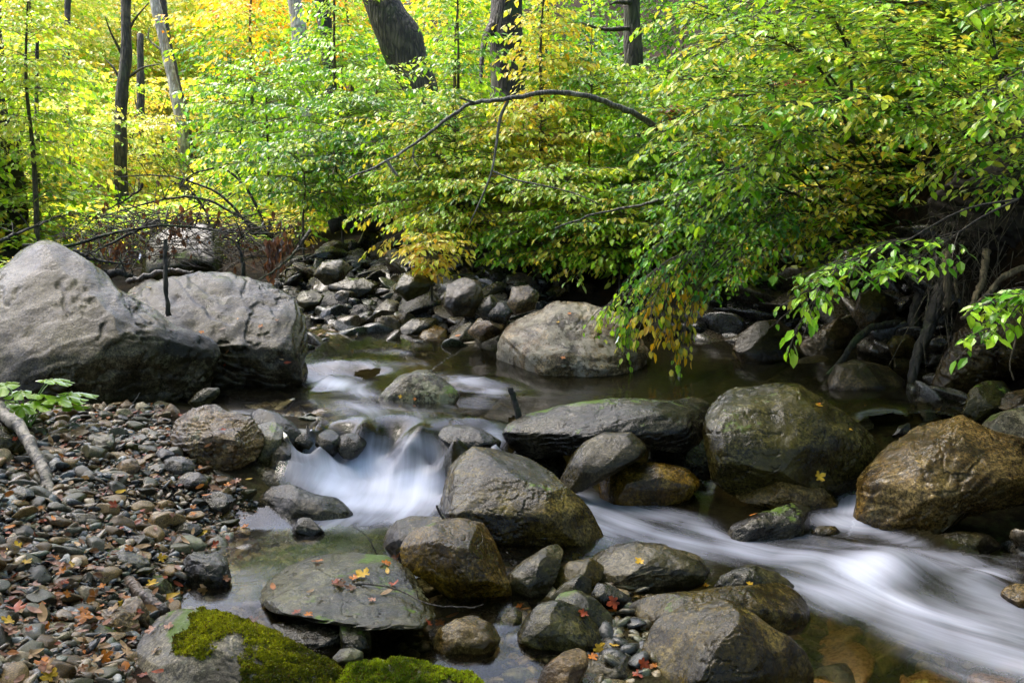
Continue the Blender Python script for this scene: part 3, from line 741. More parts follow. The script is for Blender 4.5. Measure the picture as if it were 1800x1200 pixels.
# left bar and cascade edge
rock('furrowed brown rock with two hollows on the gravel beside the cascade', [(298, 765), (308, 737), (338, 714), (380, 717), (400, 725), (440, 734), (461, 755), (464, 786), (452, 812), (420, 832), (380, 836), (340, 818), (320, 798), (300, 782)],
     'greybrown', t=4.95, depth=.7, tilt=.45, sub=7, seed=32, facets=5, amp=1.5, strata=.45, ext=.0, land='the furrowed brown rock')
rock('black wet rock sloping to the water right of the furrowed brown rock', [(434, 730), (455, 718), (490, 724), (516, 744), (542, 766), (530, 780), (500, 778), (480, 765)],
     'black', t=5.2, seed=33, tilt=.6, facets=3, name='rock', cat='rock')
rock('greenish upright rock squeezed behind the furrowed brown rock', [(450, 745), (478, 734), (498, 755), (497, 795), (470, 810), (450, 805)],
     'greenflat', t=5.05, seed=34, facets=3, name='rock', cat='rock')
rock('smooth dark grey rock just below the furrowed brown rock', [(428, 836), (444, 822), (490, 820), (526, 843), (537, 857), (500, 866), (450, 864)],
     'schist', z=.16, seed=35, facets=2, tilt=.6, amp=.6, name='rock', cat='rock')
rock('small dark green rock at the foot of the cascade', [(498, 828), (524, 818), (545, 838), (559, 856), (530, 864), (505, 850)],
     'dark_green', z=.15, seed=36, facets=2, name='rock', cat='rock')
rock('flat wet grey rock with a long tail in the pool below the cascade', [(446, 905), (454, 870), (480, 855), (510, 851), (545, 866), (590, 874), (621, 898), (605, 914), (540, 913), (490, 914)],
     'schist', z=.12, depth=.9, tilt=.9, seed=37, facets=4, strata=.5, name='rock', cat='rock', land='the flat wet grey rock')
rock('small black rock in the pool in front of the flat wet grey rock', [(513, 932), (524, 910), (545, 909), (572, 933), (550, 942), (525, 942)],
     'black', z=.12, seed=38, sub=5, facets=2, name='rock', cat='rock')
rock('dark block-shaped rock at the gravel edge of the left pool', [(314, 1025), (318, 987), (342, 969), (380, 969), (400, 984), (408, 1015), (402, 1034), (360, 1038), (325, 1037)],
     'black', z=.1, depth=.8, tilt=.4, seed=39, facets=4, amp=1.2, name='rock', cat='rock', land='the dark block rock')
rock('small tan pointed rock behind the furrowed brown rock', [(283, 738), (288, 718), (300, 709), (315, 720), (322, 738)], 'tan', z=.4, seed=40, sub=5, name='rock', cat='rock')
rock('small mossy rock leaning against the huge left boulder at the pool', [(330, 705), (345, 690), (365, 680), (385, 681), (388, 692), (370, 706), (345, 713)], 'greenflat', z=.42, seed=41, sub=5, name='rock', cat='rock')
rock('moss-dark rock under the birch branch at the left edge', [(-60, 790), (-40, 745), (0, 738), (30, 748), (52, 775), (45, 795), (0, 800)], 'dark_green', z=.4, seed=42, name='rock', cat='rock')
rock('mossy rock at the bottom left corner', [(-60, 1215), (-40, 1165), (0, 1155), (50, 1165), (85, 1190), (80, 1230), (0, 1260)], 'greenflat', t=2.9, seed=43, name='rock', cat='rock')
rock('moss-topped dark rock at the bottom edge left of the mossy boulder', [(128, 1215), (140, 1180), (170, 1166), (205, 1170), (216, 1200), (200, 1240), (140, 1240)], 'greenflat', t=2.85, seed=44, name='rock', cat='rock')
rock('long flat mottled stone on the gravel at the lower left', [(-10, 1130), (20, 1100), (80, 1090), (150, 1092), (215, 1105), (210, 1135), (120, 1148), (30, 1150)], 'mottled', t=3.08, seed=45, tilt=.9, name='rock', cat='rock', land='the long mottled stone')
rock('grey-brown split stone above the long mottled stone', [(155, 1098), (165, 1075), (205, 1064), (240, 1080), (250, 1105), (225, 1118), (180, 1115)], 'greybrown', t=3.2, seed=46, strata=.8, name='rock', cat='rock')
rock('tan wedge-shaped stone left of the mossy foreground boulder', [(208, 1078), (220, 1052), (245, 1045), (262, 1075), (265, 1100), (235, 1100)], 'tan', t=3.25, seed=47, sub=5, name='rock', cat='rock')
rock('green-black rounded stone under the driftwood stick', [(148, 1055), (158, 1035), (185, 1028), (210, 1045), (212, 1062), (180, 1068)], 'dark_green', t=3.4, seed=48, sub=5, name='rock', cat='rock')
rock('flat mossy stone on the gravel above the driftwood stick', [(153, 985), (170, 965), (215, 965), (262, 980), (265, 998), (230, 1004), (175, 998)], 'greenflat', z=.2, seed=49, tilt=.8, name='rock', cat='rock')
rock('olive mossy rock behind the driftwood stick', [(215, 1030), (235, 1008), (280, 1010), (305, 1030), (312, 1055), (270, 1065), (230, 1055)], 'greenflat', t=3.6, seed=50, name='rock', cat='rock')
rock('black rock at the left edge of the cascade below the black sloping one', [(470, 832), (474, 795), (490, 775), (512, 778), (522, 800), (520, 830), (498, 842)], 'black', t=4.98, seed=87, facets=3, name='rock', cat='rock')
COBS = [(227, 820, 22, 17, 'tan', 'tan block-shaped stone below the furrowed brown rock'), (313, 820, 32, 20, 'schist', 'dark slate block left of the smooth dark grey rock'), (340, 846, 29, 17, 'olive', 'striated dark oval stone in front of the slate block'),
        (155, 838, 19, 12, 'greenflat', 'smooth green oval stone right of the birch branch'), (212, 842, 26, 13, 'gold', 'tan-brown wedge stone right of the green oval stone'), (135, 869, 27, 10, 'dark_green', 'long dark green stone close to the birch branch tip'),
        (140, 912, 32, 13, 'schist', 'flat grey stone at the tip of the birch branch'), (320, 930, 38, 12, 'black', 'flat black slab in the middle of the gravel bar'), (245, 953, 27, 14, 'schist', 'blue-grey flat-topped stone left of the mottled one'),
        (330, 956, 34, 15, 'mottled', 'mottled tan stone behind the dark block rock'), (62, 967, 20, 12, 'black', 'black oval stone near the left edge of the gravel'), (382, 882, 30, 20, 'black', 'pointed black stone near the flat wet grey rock'),
        (395, 906, 19, 11, 'gold', 'wet brown stone right below the pointed black stone'), (300, 988, 21, 11, 'slab', 'slate-coloured stone left of the dark block rock'), (22, 1042, 28, 11, 'tan', 'long pale tan stone at the left edge'),
        (40, 872, 24, 19, 'dark_green', 'mossy round stone left of the birch branch'), (75, 845, 30, 9, 'dark_green', 'flat dark green slab behind the birch branch'), (182, 778, 25, 16, 'mottled', 'pale angular stone behind the tan-brown wedge stone'), (100, 797, 24, 10, 'tan', 'long pale beige stone beside the middle of the birch branch'),
        (255, 790, 24, 9, 'greenflat', 'flat green stone left of the furrowed brown rock'), (290, 800, 20, 13, 'black', 'dark rounded stone touching the furrowed brown rock'), (425, 935, 18, 11, 'gold', 'rusty wet stone at the water edge'), (440, 963, 22, 6, 'black', 'flat black stone lying in the shallow left pool'), (470, 958, 26, 7, 'mottled', 'pale flat stone lying in the shallow left pool')]
for i, (x, y, w_, h_, mt, lb) in enumerate(COBS):
    r_ = np.random.default_rng(i)
    g_ = ground_pt(x, y + h_)
    pl_ = [(x + w_ * math.cos(a) * r_.uniform(.82, 1.12), y + h_ * math.sin(a) * r_.uniform(.8, 1.15)) for a in np.arange(0, 6.28, .62)]
    rock(lb, pl_, mt, z=float(g_[2]) + .005, depth=.9, tilt=.5, seed=600 + i, sub=5, facets=3, amp=.8, name='cobble', cat='stone')
# cascade and outlet rocks
rock('black wet rock at the cascade lip with an orange leaf on top', [(770, 765), (778, 750), (805, 745), (850, 755), (882, 775), (875, 790), (830, 792), (790, 785)], 'black', z=.33, seed=51, tilt=.6, facets=2, strata=.4, amp=.7, name='rock', cat='rock', land='the black lip rock')
for i, (x, y, w, h) in enumerate(((532, 772, 30, 20), (574, 776, 27, 23), (616, 780, 26, 20), (740, 850, 42, 22))):
    rock(['small black rock under the water film at the left end of the cascade', 'second rock from the left under the cascade film', 'third rock from the left under the cascade film', 'broad rock veiled by water at the cascade foot'][i],
         [(x + w * math.cos(a) * (1 + .12 * math.sin(3 * a + i)), y + h * math.sin(a)) for a in np.arange(0, 6.28, .5)], 'black', z=(.30, .285, .285, .115)[i], seed=60 + i, sub=5, facets=1, amp=.5, tilt=.5, name='rock', cat='rock')
rock('smooth grey rock in the dark gap under the long slab', [(975, 842), (1000, 803), (1030, 775), (1062, 759), (1110, 758), (1140, 785), (1132, 803), (1082, 824), (1022, 846)], 'schist', t=4.82, seed=52, facets=2, amp=.4, tilt=.5, name='rock', cat='rock')
rock('rust-brown rock with bright moss on top, in the run under the slab', [(1048, 855), (1060, 825), (1090, 811), (1150, 810), (1202, 820), (1234, 846), (1208, 872), (1150, 884), (1080, 882), (1055, 872)], 'brown', z=.12, seed=53, facets=3, amp=.7, name='rock', cat='rock', land='the rust-brown mossy rock')
rock('black filler rock added to darken the gap under the right half of the slab', [(1130, 850), (1140, 790), (1180, 770), (1240, 770), (1260, 810), (1250, 855), (1190, 860)], 'black', t=5.25, seed=85, name='rock', cat='rock')  # added filler rock, its black stands in for deep shade under the slab
rock('black filler rock added to darken the gap under the left end of the slab', [(885, 850), (890, 800), (930, 785), (985, 790), (1000, 830), (960, 860)], 'black', t=5.2, seed=86, name='rock', cat='rock')  # second added filler, black to make this end of the gap dark
rock('small round black rock at the head of the lower run', [(975, 862), (982, 845), (1000, 840), (1016, 855), (1016, 868), (992, 870)], 'black', z=.12, seed=54, sub=5, name='rock', cat='rock')
rock('wet ribbed brown-black rock with an upright maple leaf, below the dark olive boulder', [(1286, 868), (1320, 846), (1360, 830), (1410, 829), (1452, 850), (1482, 886), (1470, 899), (1400, 897), (1330, 884)], 'gold', z=.1, seed=55, facets=4, strata=.9, amp=1.2, name='rock', cat='rock', land='the ribbed rock with the maple leaf')
rock('dark wedge-shaped rock rising from the right-hand run', [(1255, 944), (1290, 920), (1340, 900), (1400, 882), (1422, 889), (1427, 930), (1400, 942), (1340, 950), (1280, 950)], 'slab', z=.06, seed=56, facets=4, strata=.6, tilt=.3, name='rock', cat='rock', land='the dark wedge rock')
rock('small brown wet stone right of the dark wedge rock', [(1424, 935), (1440, 924), (1468, 924), (1478, 935), (1460, 943), (1435, 943)], 'gold', z=.07, seed=57, sub=5, name='rock', cat='rock')
rock('flat dark rock in the water under the golden-brown boulder', [(1630, 960), (1650, 938), (1690, 931), (1740, 940), (1770, 958), (1730, 970), (1670, 970)], 'black', z=.04, seed=58, tilt=.8, name='rock', cat='rock')
rock('brown wet rock breaking the water at the right edge', [(1752, 1055), (1762, 1035), (1785, 1025), (1830, 1028), (1860, 1060), (1820, 1070), (1780, 1068)], 'gold', z=.0, seed=59, name='rock', cat='rock')
rock('dark olive rock just under the fast water right of the dark wedge', [(1370, 1012), (1400, 990), (1440, 985), (1480, 998), (1492, 1012), (1440, 1024)], 'brown', z=.0, seed=70, tilt=.8, name='rock', cat='rock')
# shaded right bank
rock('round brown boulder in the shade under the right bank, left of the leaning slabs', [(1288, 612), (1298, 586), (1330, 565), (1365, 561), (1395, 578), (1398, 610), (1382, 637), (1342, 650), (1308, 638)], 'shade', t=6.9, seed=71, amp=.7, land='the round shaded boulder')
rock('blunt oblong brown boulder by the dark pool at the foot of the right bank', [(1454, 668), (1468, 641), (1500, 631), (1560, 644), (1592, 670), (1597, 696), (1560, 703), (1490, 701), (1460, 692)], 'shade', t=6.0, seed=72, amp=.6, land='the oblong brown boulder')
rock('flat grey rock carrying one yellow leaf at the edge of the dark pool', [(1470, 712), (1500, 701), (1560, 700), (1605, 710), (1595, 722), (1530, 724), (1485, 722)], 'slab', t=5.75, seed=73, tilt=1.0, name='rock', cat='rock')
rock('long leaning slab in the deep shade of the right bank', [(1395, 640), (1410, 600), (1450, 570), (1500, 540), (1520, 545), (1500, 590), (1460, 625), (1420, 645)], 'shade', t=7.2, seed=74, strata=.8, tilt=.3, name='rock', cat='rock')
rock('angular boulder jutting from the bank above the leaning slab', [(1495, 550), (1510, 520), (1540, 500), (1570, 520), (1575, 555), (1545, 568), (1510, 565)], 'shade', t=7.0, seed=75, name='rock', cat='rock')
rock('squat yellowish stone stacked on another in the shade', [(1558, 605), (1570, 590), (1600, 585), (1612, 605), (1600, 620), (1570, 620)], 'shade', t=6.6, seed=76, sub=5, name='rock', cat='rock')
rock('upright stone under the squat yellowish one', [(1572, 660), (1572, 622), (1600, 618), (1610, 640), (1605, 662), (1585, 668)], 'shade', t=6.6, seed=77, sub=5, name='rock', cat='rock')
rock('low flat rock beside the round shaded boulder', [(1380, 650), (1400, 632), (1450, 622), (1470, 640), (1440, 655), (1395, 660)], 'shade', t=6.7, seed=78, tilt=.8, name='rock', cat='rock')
rock('slanting ledge of layered rock below the roots at the right', [(1625, 690), (1650, 640), (1680, 590), (1720, 555), (1790, 520), (1860, 520), (1860, 640), (1780, 650), (1710, 665), (1660, 690)], 'shade', t=5.95, seed=79, strata=1.6, facets=4, amp=1.2, sub=7, tilt=.2, land='the layered ledge')
rock('smooth dark boulder at the waterline below the layered ledge', [(1688, 720), (1700, 690), (1730, 668), (1765, 668), (1780, 690), (1765, 722), (1730, 735)], 'dark_green', t=5.5, seed=80, name='rock', cat='rock')
rock('grey rock at the right edge behind the smooth dark boulder', [(1750, 715), (1765, 690), (1810, 680), (1850, 700), (1850, 740), (1790, 735)], 'greybrown', t=5.45, seed=81, name='rock', cat='rock')
rock('small pointed dark rock in the pool left of the golden-brown boulder', [(1566, 765), (1580, 748), (1600, 742), (1602, 758), (1590, 768)], 'black', z=.42, seed=82, sub=5, name='rock', cat='rock')
rock('mossy narrow rock leaning on the back of the golden-brown boulder', [(1585, 790), (1595, 765), (1620, 742), (1640, 742), (1630, 765), (1605, 795)], 'dark_green', t=4.95, seed=83, sub=5, name='rock', cat='rock')
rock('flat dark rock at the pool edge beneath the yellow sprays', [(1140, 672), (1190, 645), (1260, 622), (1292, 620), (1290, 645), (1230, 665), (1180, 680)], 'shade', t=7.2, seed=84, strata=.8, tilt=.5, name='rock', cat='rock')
# back rock pile: the ones one can pick out
BACK = [
    ('tan flat rock at the water by the furrowed boulder', 'tan', [(535, 600), (545, 583), (580, 576), (615, 583), (632, 600), (610, 612), (560, 612)], .53),
    ('long dark mossy rock right behind the furrowed boulder', 'dark_green', [(535, 540), (550, 520), (585, 515), (620, 525), (625, 540), (600, 552), (555, 552)], .70),
    ('tall leaning grey rock in the rock pile', 'schist', [(655, 570), (660, 540), (680, 525), (702, 528), (707, 550), (695, 575), (670, 585)], .60),
    ('squarish brown rock at the far waterside', 'brown', [(733, 598), (740, 578), (765, 569), (785, 580), (786, 600), (765, 610), (740, 610)], .56),
    ('small dark round rock left of the tall leaning rock', 'schist', [(613, 585), (622, 563), (640, 558), (655, 575), (648, 595), (620, 595)], .56),
    ('pale flat triangular rock at the waterside left of the lichen boulder', 'lichen', [(798, 622), (812, 603), (835, 598), (850, 620), (835, 632), (808, 632)], .5),
    ('broad tilted grey rock behind the triangular one', 'greybrown', [(820, 580), (840, 560), (870, 552), (890, 560), (880, 582), (845, 590)], .68),
    ('large brown rock at the top of the pile under yellow sprays', 'shade', [(780, 530), (785, 500), (815, 488), (845, 495), (850, 520), (830, 540), (795, 540)], .9),
    ('long mossy slab on top of the rock pile', 'dark_green', [(570, 505), (590, 490), (640, 487), (665, 500), (650, 515), (600, 515)], .9),
    ('long leaning dark rock in the middle of the pile', 'black', [(705, 545), (720, 520), (760, 512), (775, 525), (755, 545), (725, 555)], .75),
    ('dark flat rock below the long leaning one', 'schist', [(700, 575), (725, 560), (770, 558), (775, 572), (745, 582), (712, 584)], .66),
    ('slender grey rock sloping left of the brown waterside rock', 'schist', [(640, 600), (655, 592), (690, 590), (700, 600), (680, 608), (650, 608)], .54),
    ('grey rock right of the brown waterside rock', 'schist', [(785, 600), (795, 580), (825, 565), (845, 575), (835, 595), (800, 608)], .58),
    ('dark rock behind the lichen boulder left shoulder', 'black', [(850, 555), (860, 535), (885, 528), (905, 540), (890, 560)], .82),
    ('rounded mossy rock above the flat one behind the furrowed boulder', 'greenflat', [(520, 525), (530, 512), (555, 510), (570, 520), (560, 535), (530, 538)], .8),
    ('big mossy grey rock far back under the dead branches', 'greenflat', [(245, 470), (260, 425), (300, 400), (350, 392), (385, 410), (395, 450), (390, 480), (300, 490)], 1.0),
    ('grey rock deep in the pile beneath the log', 'schist', [(550, 480), (565, 460), (600, 455), (620, 470), (605, 485), (570, 490)], 1.05),
    ('dark slab left of the brown top rock', 'dark_green', [(690, 505), (705, 480), (745, 470), (770, 485), (755, 505), (715, 515)], .95),
    ('round grey rock below the brown top rock', 'schist', [(835, 545), (842, 525), (865, 517), (880, 530), (872, 548), (850, 552)], .85),
    ('brown rock half under the yellow sprays right of the pile', 'shade', [(890, 530), (900, 505), (930, 500), (950, 515), (940, 535), (905, 540)], .95),
]
for i, (lb, mt, pl, z) in enumerate(BACK):
    rock(lb, pl, mt, z=z, seed=120 + i, sub=5, facets=3, tilt=.5, depth=.9, name='rock', cat='rock', ext=.35, group='rocks of the far pile')

EXPOSURE = 2.65
# ------------------------------------------------------------------ gravel bar
LAND += [('the peeling birch branch', 60, 820), ('the leafy green plant', 60, 700), ('the driftwood stick', 215, 1030)]
ORD = ['nearest', 'second nearest', 'third nearest', 'fourth nearest', 'fifth nearest', 'sixth nearest', 'seventh nearest', 'eighth nearest', 'ninth nearest', 'tenth nearest', 'eleventh nearest', 'twelfth nearest']
def auto_labels(items, noun, suffix=''):
    """items: (obj, adjectives, px, py). A label from look + landmark + order, so each is different."""
    bk = {}
    for it in items:
        o, adj, x, y = it
        best = min(LAND, key=lambda l: math.hypot((l[1] - x), (l[2] - y) * 1.5))
        dx, dy = x - best[1], (y - best[2]) * 1.5
        rel = ('right of' if dx > 0 else 'left of') if abs(dx) > abs(dy) else ('in front of' if dy > 0 else 'behind')
        bk.setdefault((adj, rel, best[0]), []).append((math.hypot(dx, dy), it))
    for (adj, rel, lm), v in bk.items():
        v.sort(key=lambda q: q[0])
        for k, (dd, it) in enumerate(v):
            if len(v) == 1: s = f'{adj} {noun}{suffix} {rel} {lm}'
            else: s = f'{adj} {noun}{suffix}, {ORD[min(k, 11)]} {rel} {lm}'
            if len(s.replace('-', ' ').split()) > 16: s = s.replace(suffix, '')
            it[0]['label'] = s

BAR_PX = [(-330, 1230), (-330, 760), (-60, 735), (60, 722), (300, 716), (300, 800), (420, 850), (455, 900), (420, 940), (395, 960), (330, 1040), (300, 1080), (260, 1110), (225, 1230)]
BAR = np.array([ground_pt(*p)[:2] for p in BAR_PX])
def inside(P, poly):
    r = np.zeros(len(P), bool); n = len(poly); j = n - 1
    for i in range(n):
        a, b = poly[i], poly[j]
        c = ((a[1] > P[:, 1]) != (b[1] > P[:, 1])) & (P[:, 0] < (b[0] - a[0]) * (P[:, 1] - a[1]) / (b[1] - a[1] + 1e-12) + a[0])
        r ^= c; j = i
    return r
PAL = {  # colour word -> (albedo, weight)
    'slate grey': ((.085, .09, .092), 20), 'dark grey': ((.034, .034, .033), 22), 'grey-green': ((.075, .082, .05), 17), 'tan': ((.24, .175, .10), 22),
    'pinkish beige': ((.30, .23, .16), 5), 'pale grey': ((.32, .31, .29), 8), 'brown': ((.105, .068, .032), 26)}
PN = list(PAL); PW = np.array([PAL[k][1] for k in PN], float); PW /= PW.sum()
M_STONE = {k: rock_mat('stone_' + k.replace(' ', '_').replace('-', '_'), tuple(x * .8 for x in PAL[k][0]), tuple(x * 1.35 for x in PAL[k][0]), tuple(min(1, x * 1.9) for x in PAL[k][0]),
                       lichen=.1, moss=.0, band=.4, olive=.2, size=.12, rough=(.2, .5), bump=.5) for k in PN}
def stone_shape(seed, sub):
    V, Fc = ico(sub); rs = np.random.default_rng(seed)
    Q = V.copy()
    p = 2.4; m = (abs(Q) ** p).sum(1) ** (-1 / p); Q = Q * m[:, None]
    for _ in range(8):
        n = rs.normal(size=3); n /= np.linalg.norm(n); dd = Q @ n; h = dd.max() * rs.uniform(.55, .82); ov = dd > h
        Q[ov] -= np.outer((dd[ov] - h) * .85, n)
    Q *= np.array([1.0, rs.uniform(.6, .85), rs.uniform(.26, .6)])
    Q *= (1 + .10 * fbm(Q * 1.6, seed, 3))[:, None]
    return Q, Fc
SHAPES = [stone_shape(300 + i, 4) for i in range(9)]
SHAPES_LO = [stone_shape(300 + i, 2) for i in range(9)]
def make_stones():
    N = 20000
    lo, hi = BAR.min(0), BAR.max(0)
    P = RNG.uniform(lo, hi, (N * 2, 2)); P = P[inside(P, BAR)]
    n = len(P)
    rad = .0062 * (RNG.pareto(1.75, n) + 1); rad = np.clip(rad, .005, .052) * np.where(RNG.random(n) < .012, 1.35, 1)
    z = H(P)
    px, py, t = to_px(np.column_stack([P, z]))
    pxs = rad / t * F * ((px > -20) & (px < 520) & (py < 1215))
    # keep the big ones apart
    order = np.argsort(-pxs); keep = []; taken = np.zeros((0, 3))
    for k in order[:1500]:
        if rad[k] < .016 or pxs[k] <= 0: continue
        if len(taken) and (np.hypot(taken[:, 0] - P[k, 0], taken[:, 1] - P[k, 1]) < (taken[:, 2] + rad[k]) * .80).any(): continue
        hx = to_px(np.array([P[k, 0], P[k, 1], z[k] + .01]))
        keep.append(k); taken = np.vstack([taken, [P[k, 0], P[k, 1], rad[k]]])
        if len(keep) >= 250: break
    protos = {}
    items = []
    for k in keep:
        ci = int(RNG.choice(len(PN), p=PW)); si = int(RNG.integers(9)); key = (ci, si)
        if key not in protos:
            Q, Fc = SHAPES[si]; protos[key] = np_mesh('cobble', Q, [Fc], [M_STONE[PN[ci]]])
        o = link('cobble', protos[key], None, (P[k, 0], P[k, 1], z[k] + rad[k] * .22))
        r = rad[k] * 1.15
        o.scale = (r, r * RNG.uniform(.85, 1.1), r * RNG.uniform(.8, 1.25))
        o.rotation_euler = (RNG.normal() * .3, RNG.normal() * .3, RNG.uniform(0, 6.28))
        sz = 'large' if pxs[k] > 20 else ('medium' if pxs[k] > 13.5 else 'small')
        form = ('flat' if SHAPES[si][0][:, 2].max() < .42 else 'rounded')
        o['category'] = 'stone'; o['group'] = 'cobbles of the gravel bar'
        items.append((o, f'{sz} {form} {PN[ci]}', px[k], py[k]))
    auto_labels(items, 'cobble')
    # the rest: one gravel sheet
    rest = np.setdiff1d(np.arange(n), np.array(keep)); rest = rest[(rad[rest] < .045)]
    vis = (px[rest] > -60) & (px[rest] < 560); rest = rest[vis]
    Vs, Fs, Cs = [], [], []; off = 0
    ci = RNG.choice(len(PN), p=PW, size=len(rest)); si = RNG.integers(0, 9, len(rest))
    for s in range(9):
        sel = rest[si == s]; cc = ci[si == s]
        Q, Fc = SHAPES_LO[s]; m = len(sel)
        a = RNG.uniform(0, 6.28, m); tx, ty = RNG.normal(size=m) * .35, RNG.normal(size=m) * .35
        X = Q[None, :, 0] * np.cos(a)[:, None] - Q[None, :, 1] * np.sin(a)[:, None]
        Y = Q[None, :, 0] * np.sin(a)[:, None] + Q[None, :, 1] * np.cos(a)[:, None]
        Z = Q[None, :, 2] + X * tx[:, None] + Y * ty[:, None]
        r = rad[sel][:, None]
        V = np.stack([P[sel, 0][:, None] + X * r, P[sel, 1][:, None] + Y * r, z[sel][:, None] + rad[sel][:, None] * RNG.uniform(.1, .5, (m, 1)) + Z * r], -1)
        Vs.append(V.reshape(-1, 3)); Fs.append((Fc[None] + (np.arange(m) * len(Q))[:, None, None]).reshape(-1, 3) + off); off += m * len(Q)
        c = np.array([PAL[PN[k]][0] for k in cc]) * RNG.uniform(.7, 1.3, (m, 1))
        Cs.append(np.repeat(c, len(Q), 0))
    o = link('gravel', np_mesh('gravel', np.vstack(Vs), [np.vstack(Fs)], [M['attr_rock']], col=np.vstack(Cs)))
    tag(o, 'mixed fine gravel of the bar between the cobbles', None, None, 'stuff')
make_stones()

def stones_region(name, label, pix, n, rmin, rmax, cols, seed, sink=.0):
    """loose stones nobody could count (stream bed, gaps of the pile): one object"""
    rs = np.random.default_rng(seed)
    poly = np.array([ground_pt(*p)[:2] for p in pix]); P = rs.uniform(poly.min(0), poly.max(0), (n * 3, 2)); P = P[inside(P, poly)][:n]
    z = H(P); m = len(P); rad = np.clip(rmin * (rs.pareto(1.9, m) + 1), rmin, rmax)
    Vs, Fs, Cs = [], [], []; off = 0; si = rs.integers(0, 9, m)
    for s in range(9):
        sel = np.where(si == s)[0]; k = len(sel); Q, Fc = (SHAPES[s] if rmax > .08 else SHAPES_LO[s])
        a = rs.uniform(0, 6.28, k); tx, ty = rs.normal(size=k) * .3, rs.normal(size=k) * .3
        X = Q[None, :, 0] * np.cos(a)[:, None] - Q[None, :, 1] * np.sin(a)[:, None]
        Y = Q[None, :, 0] * np.sin(a)[:, None] + Q[None, :, 1] * np.cos(a)[:, None]
        Z = Q[None, :, 2] + X * tx[:, None] + Y * ty[:, None]; r = rad[sel][:, None]
        V = np.stack([P[sel, 0][:, None] + X * r, P[sel, 1][:, None] + Y * r, z[sel][:, None] + r * (.25 - sink) + Z * r], -1)
        Vs.append(V.reshape(-1, 3)); Fs.append((Fc[None] + (np.arange(k) * len(Q))[:, None, None]).reshape(-1, 3) + off); off += k * len(Q)
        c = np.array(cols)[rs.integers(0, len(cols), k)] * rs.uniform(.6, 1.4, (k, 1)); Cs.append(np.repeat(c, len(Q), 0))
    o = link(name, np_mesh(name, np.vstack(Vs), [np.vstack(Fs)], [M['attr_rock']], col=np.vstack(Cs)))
    tag(o, label, None, None, 'stuff')
BEDC = [(.10, .075, .03), (.16, .13, .06), (.06, .055, .03), (.12, .12, .07), (.20, .15, .08), (.08, .05, .025)]
stones_region('stream_bed_stones', 'brown stones on the stream bed in the left pool and front puddle', [(400, 940), (640, 880), (780, 900), (1000, 1000), (1250, 1090), (1300, 1200), (600, 1240), (300, 1110)], 1500, .02, .075, BEDC, 5, .3)
stones_region('river_bed_stones', 'olive and rust stones under the run at the lower right', [(1380, 1080), (1500, 1040), (1850, 1100), (2000, 1250), (1380, 1260)], 160, .06, .2, [(.26, .22, .05), (.12, .08, .03), (.30, .17, .07), (.07, .06, .025)], 6, .45)
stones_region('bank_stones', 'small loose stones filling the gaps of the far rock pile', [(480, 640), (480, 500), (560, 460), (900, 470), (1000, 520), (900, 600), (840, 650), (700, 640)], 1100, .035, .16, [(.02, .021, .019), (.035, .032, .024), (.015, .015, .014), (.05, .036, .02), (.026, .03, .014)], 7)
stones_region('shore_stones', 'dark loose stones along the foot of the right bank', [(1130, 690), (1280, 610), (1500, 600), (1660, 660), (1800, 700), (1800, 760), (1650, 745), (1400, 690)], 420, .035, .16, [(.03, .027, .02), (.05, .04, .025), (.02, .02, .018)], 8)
stones_region('pool_stones', 'brown stones on the bottom of the upper pool', [(420, 715), (880, 690), (1250, 690), (1560, 760), (1300, 740), (880, 740), (560, 760)], 420, .03, .11, BEDC, 9, .3)
stones_region('side_stones', 'brown and grey stones along the right edge of the run', [(1780, 960), (2300, 800), (2500, 1000), (2300, 1250), (2000, 1200)], 700, .03, .16, [(.03, .027, .02), (.06, .045, .025), (.05, .05, .045)], 19)
stones_region('gap_stones', 'small dark stones in the gaps between the foreground rocks', [(880, 1080), (960, 1010), (1120, 1010), (1160, 1090), (1130, 1190), (980, 1190), (880, 1130)], 260, .016, .05, [(.04, .04, .035), (.06, .05, .03), (.1, .09, .06), (.03, .03, .03)], 10)

stones_region('bank_rubble', 'dark rubble on the shaded slope of the right bank', [(1150, 600), (1250, 480), (1450, 430), (1640, 430), (1680, 560), (1640, 660), (1480, 640), (1280, 640)], 700, .05, .28, [(.018, .014, .009), (.03, .023, .013), (.012, .011, .009), (.04, .032, .02)], 18)
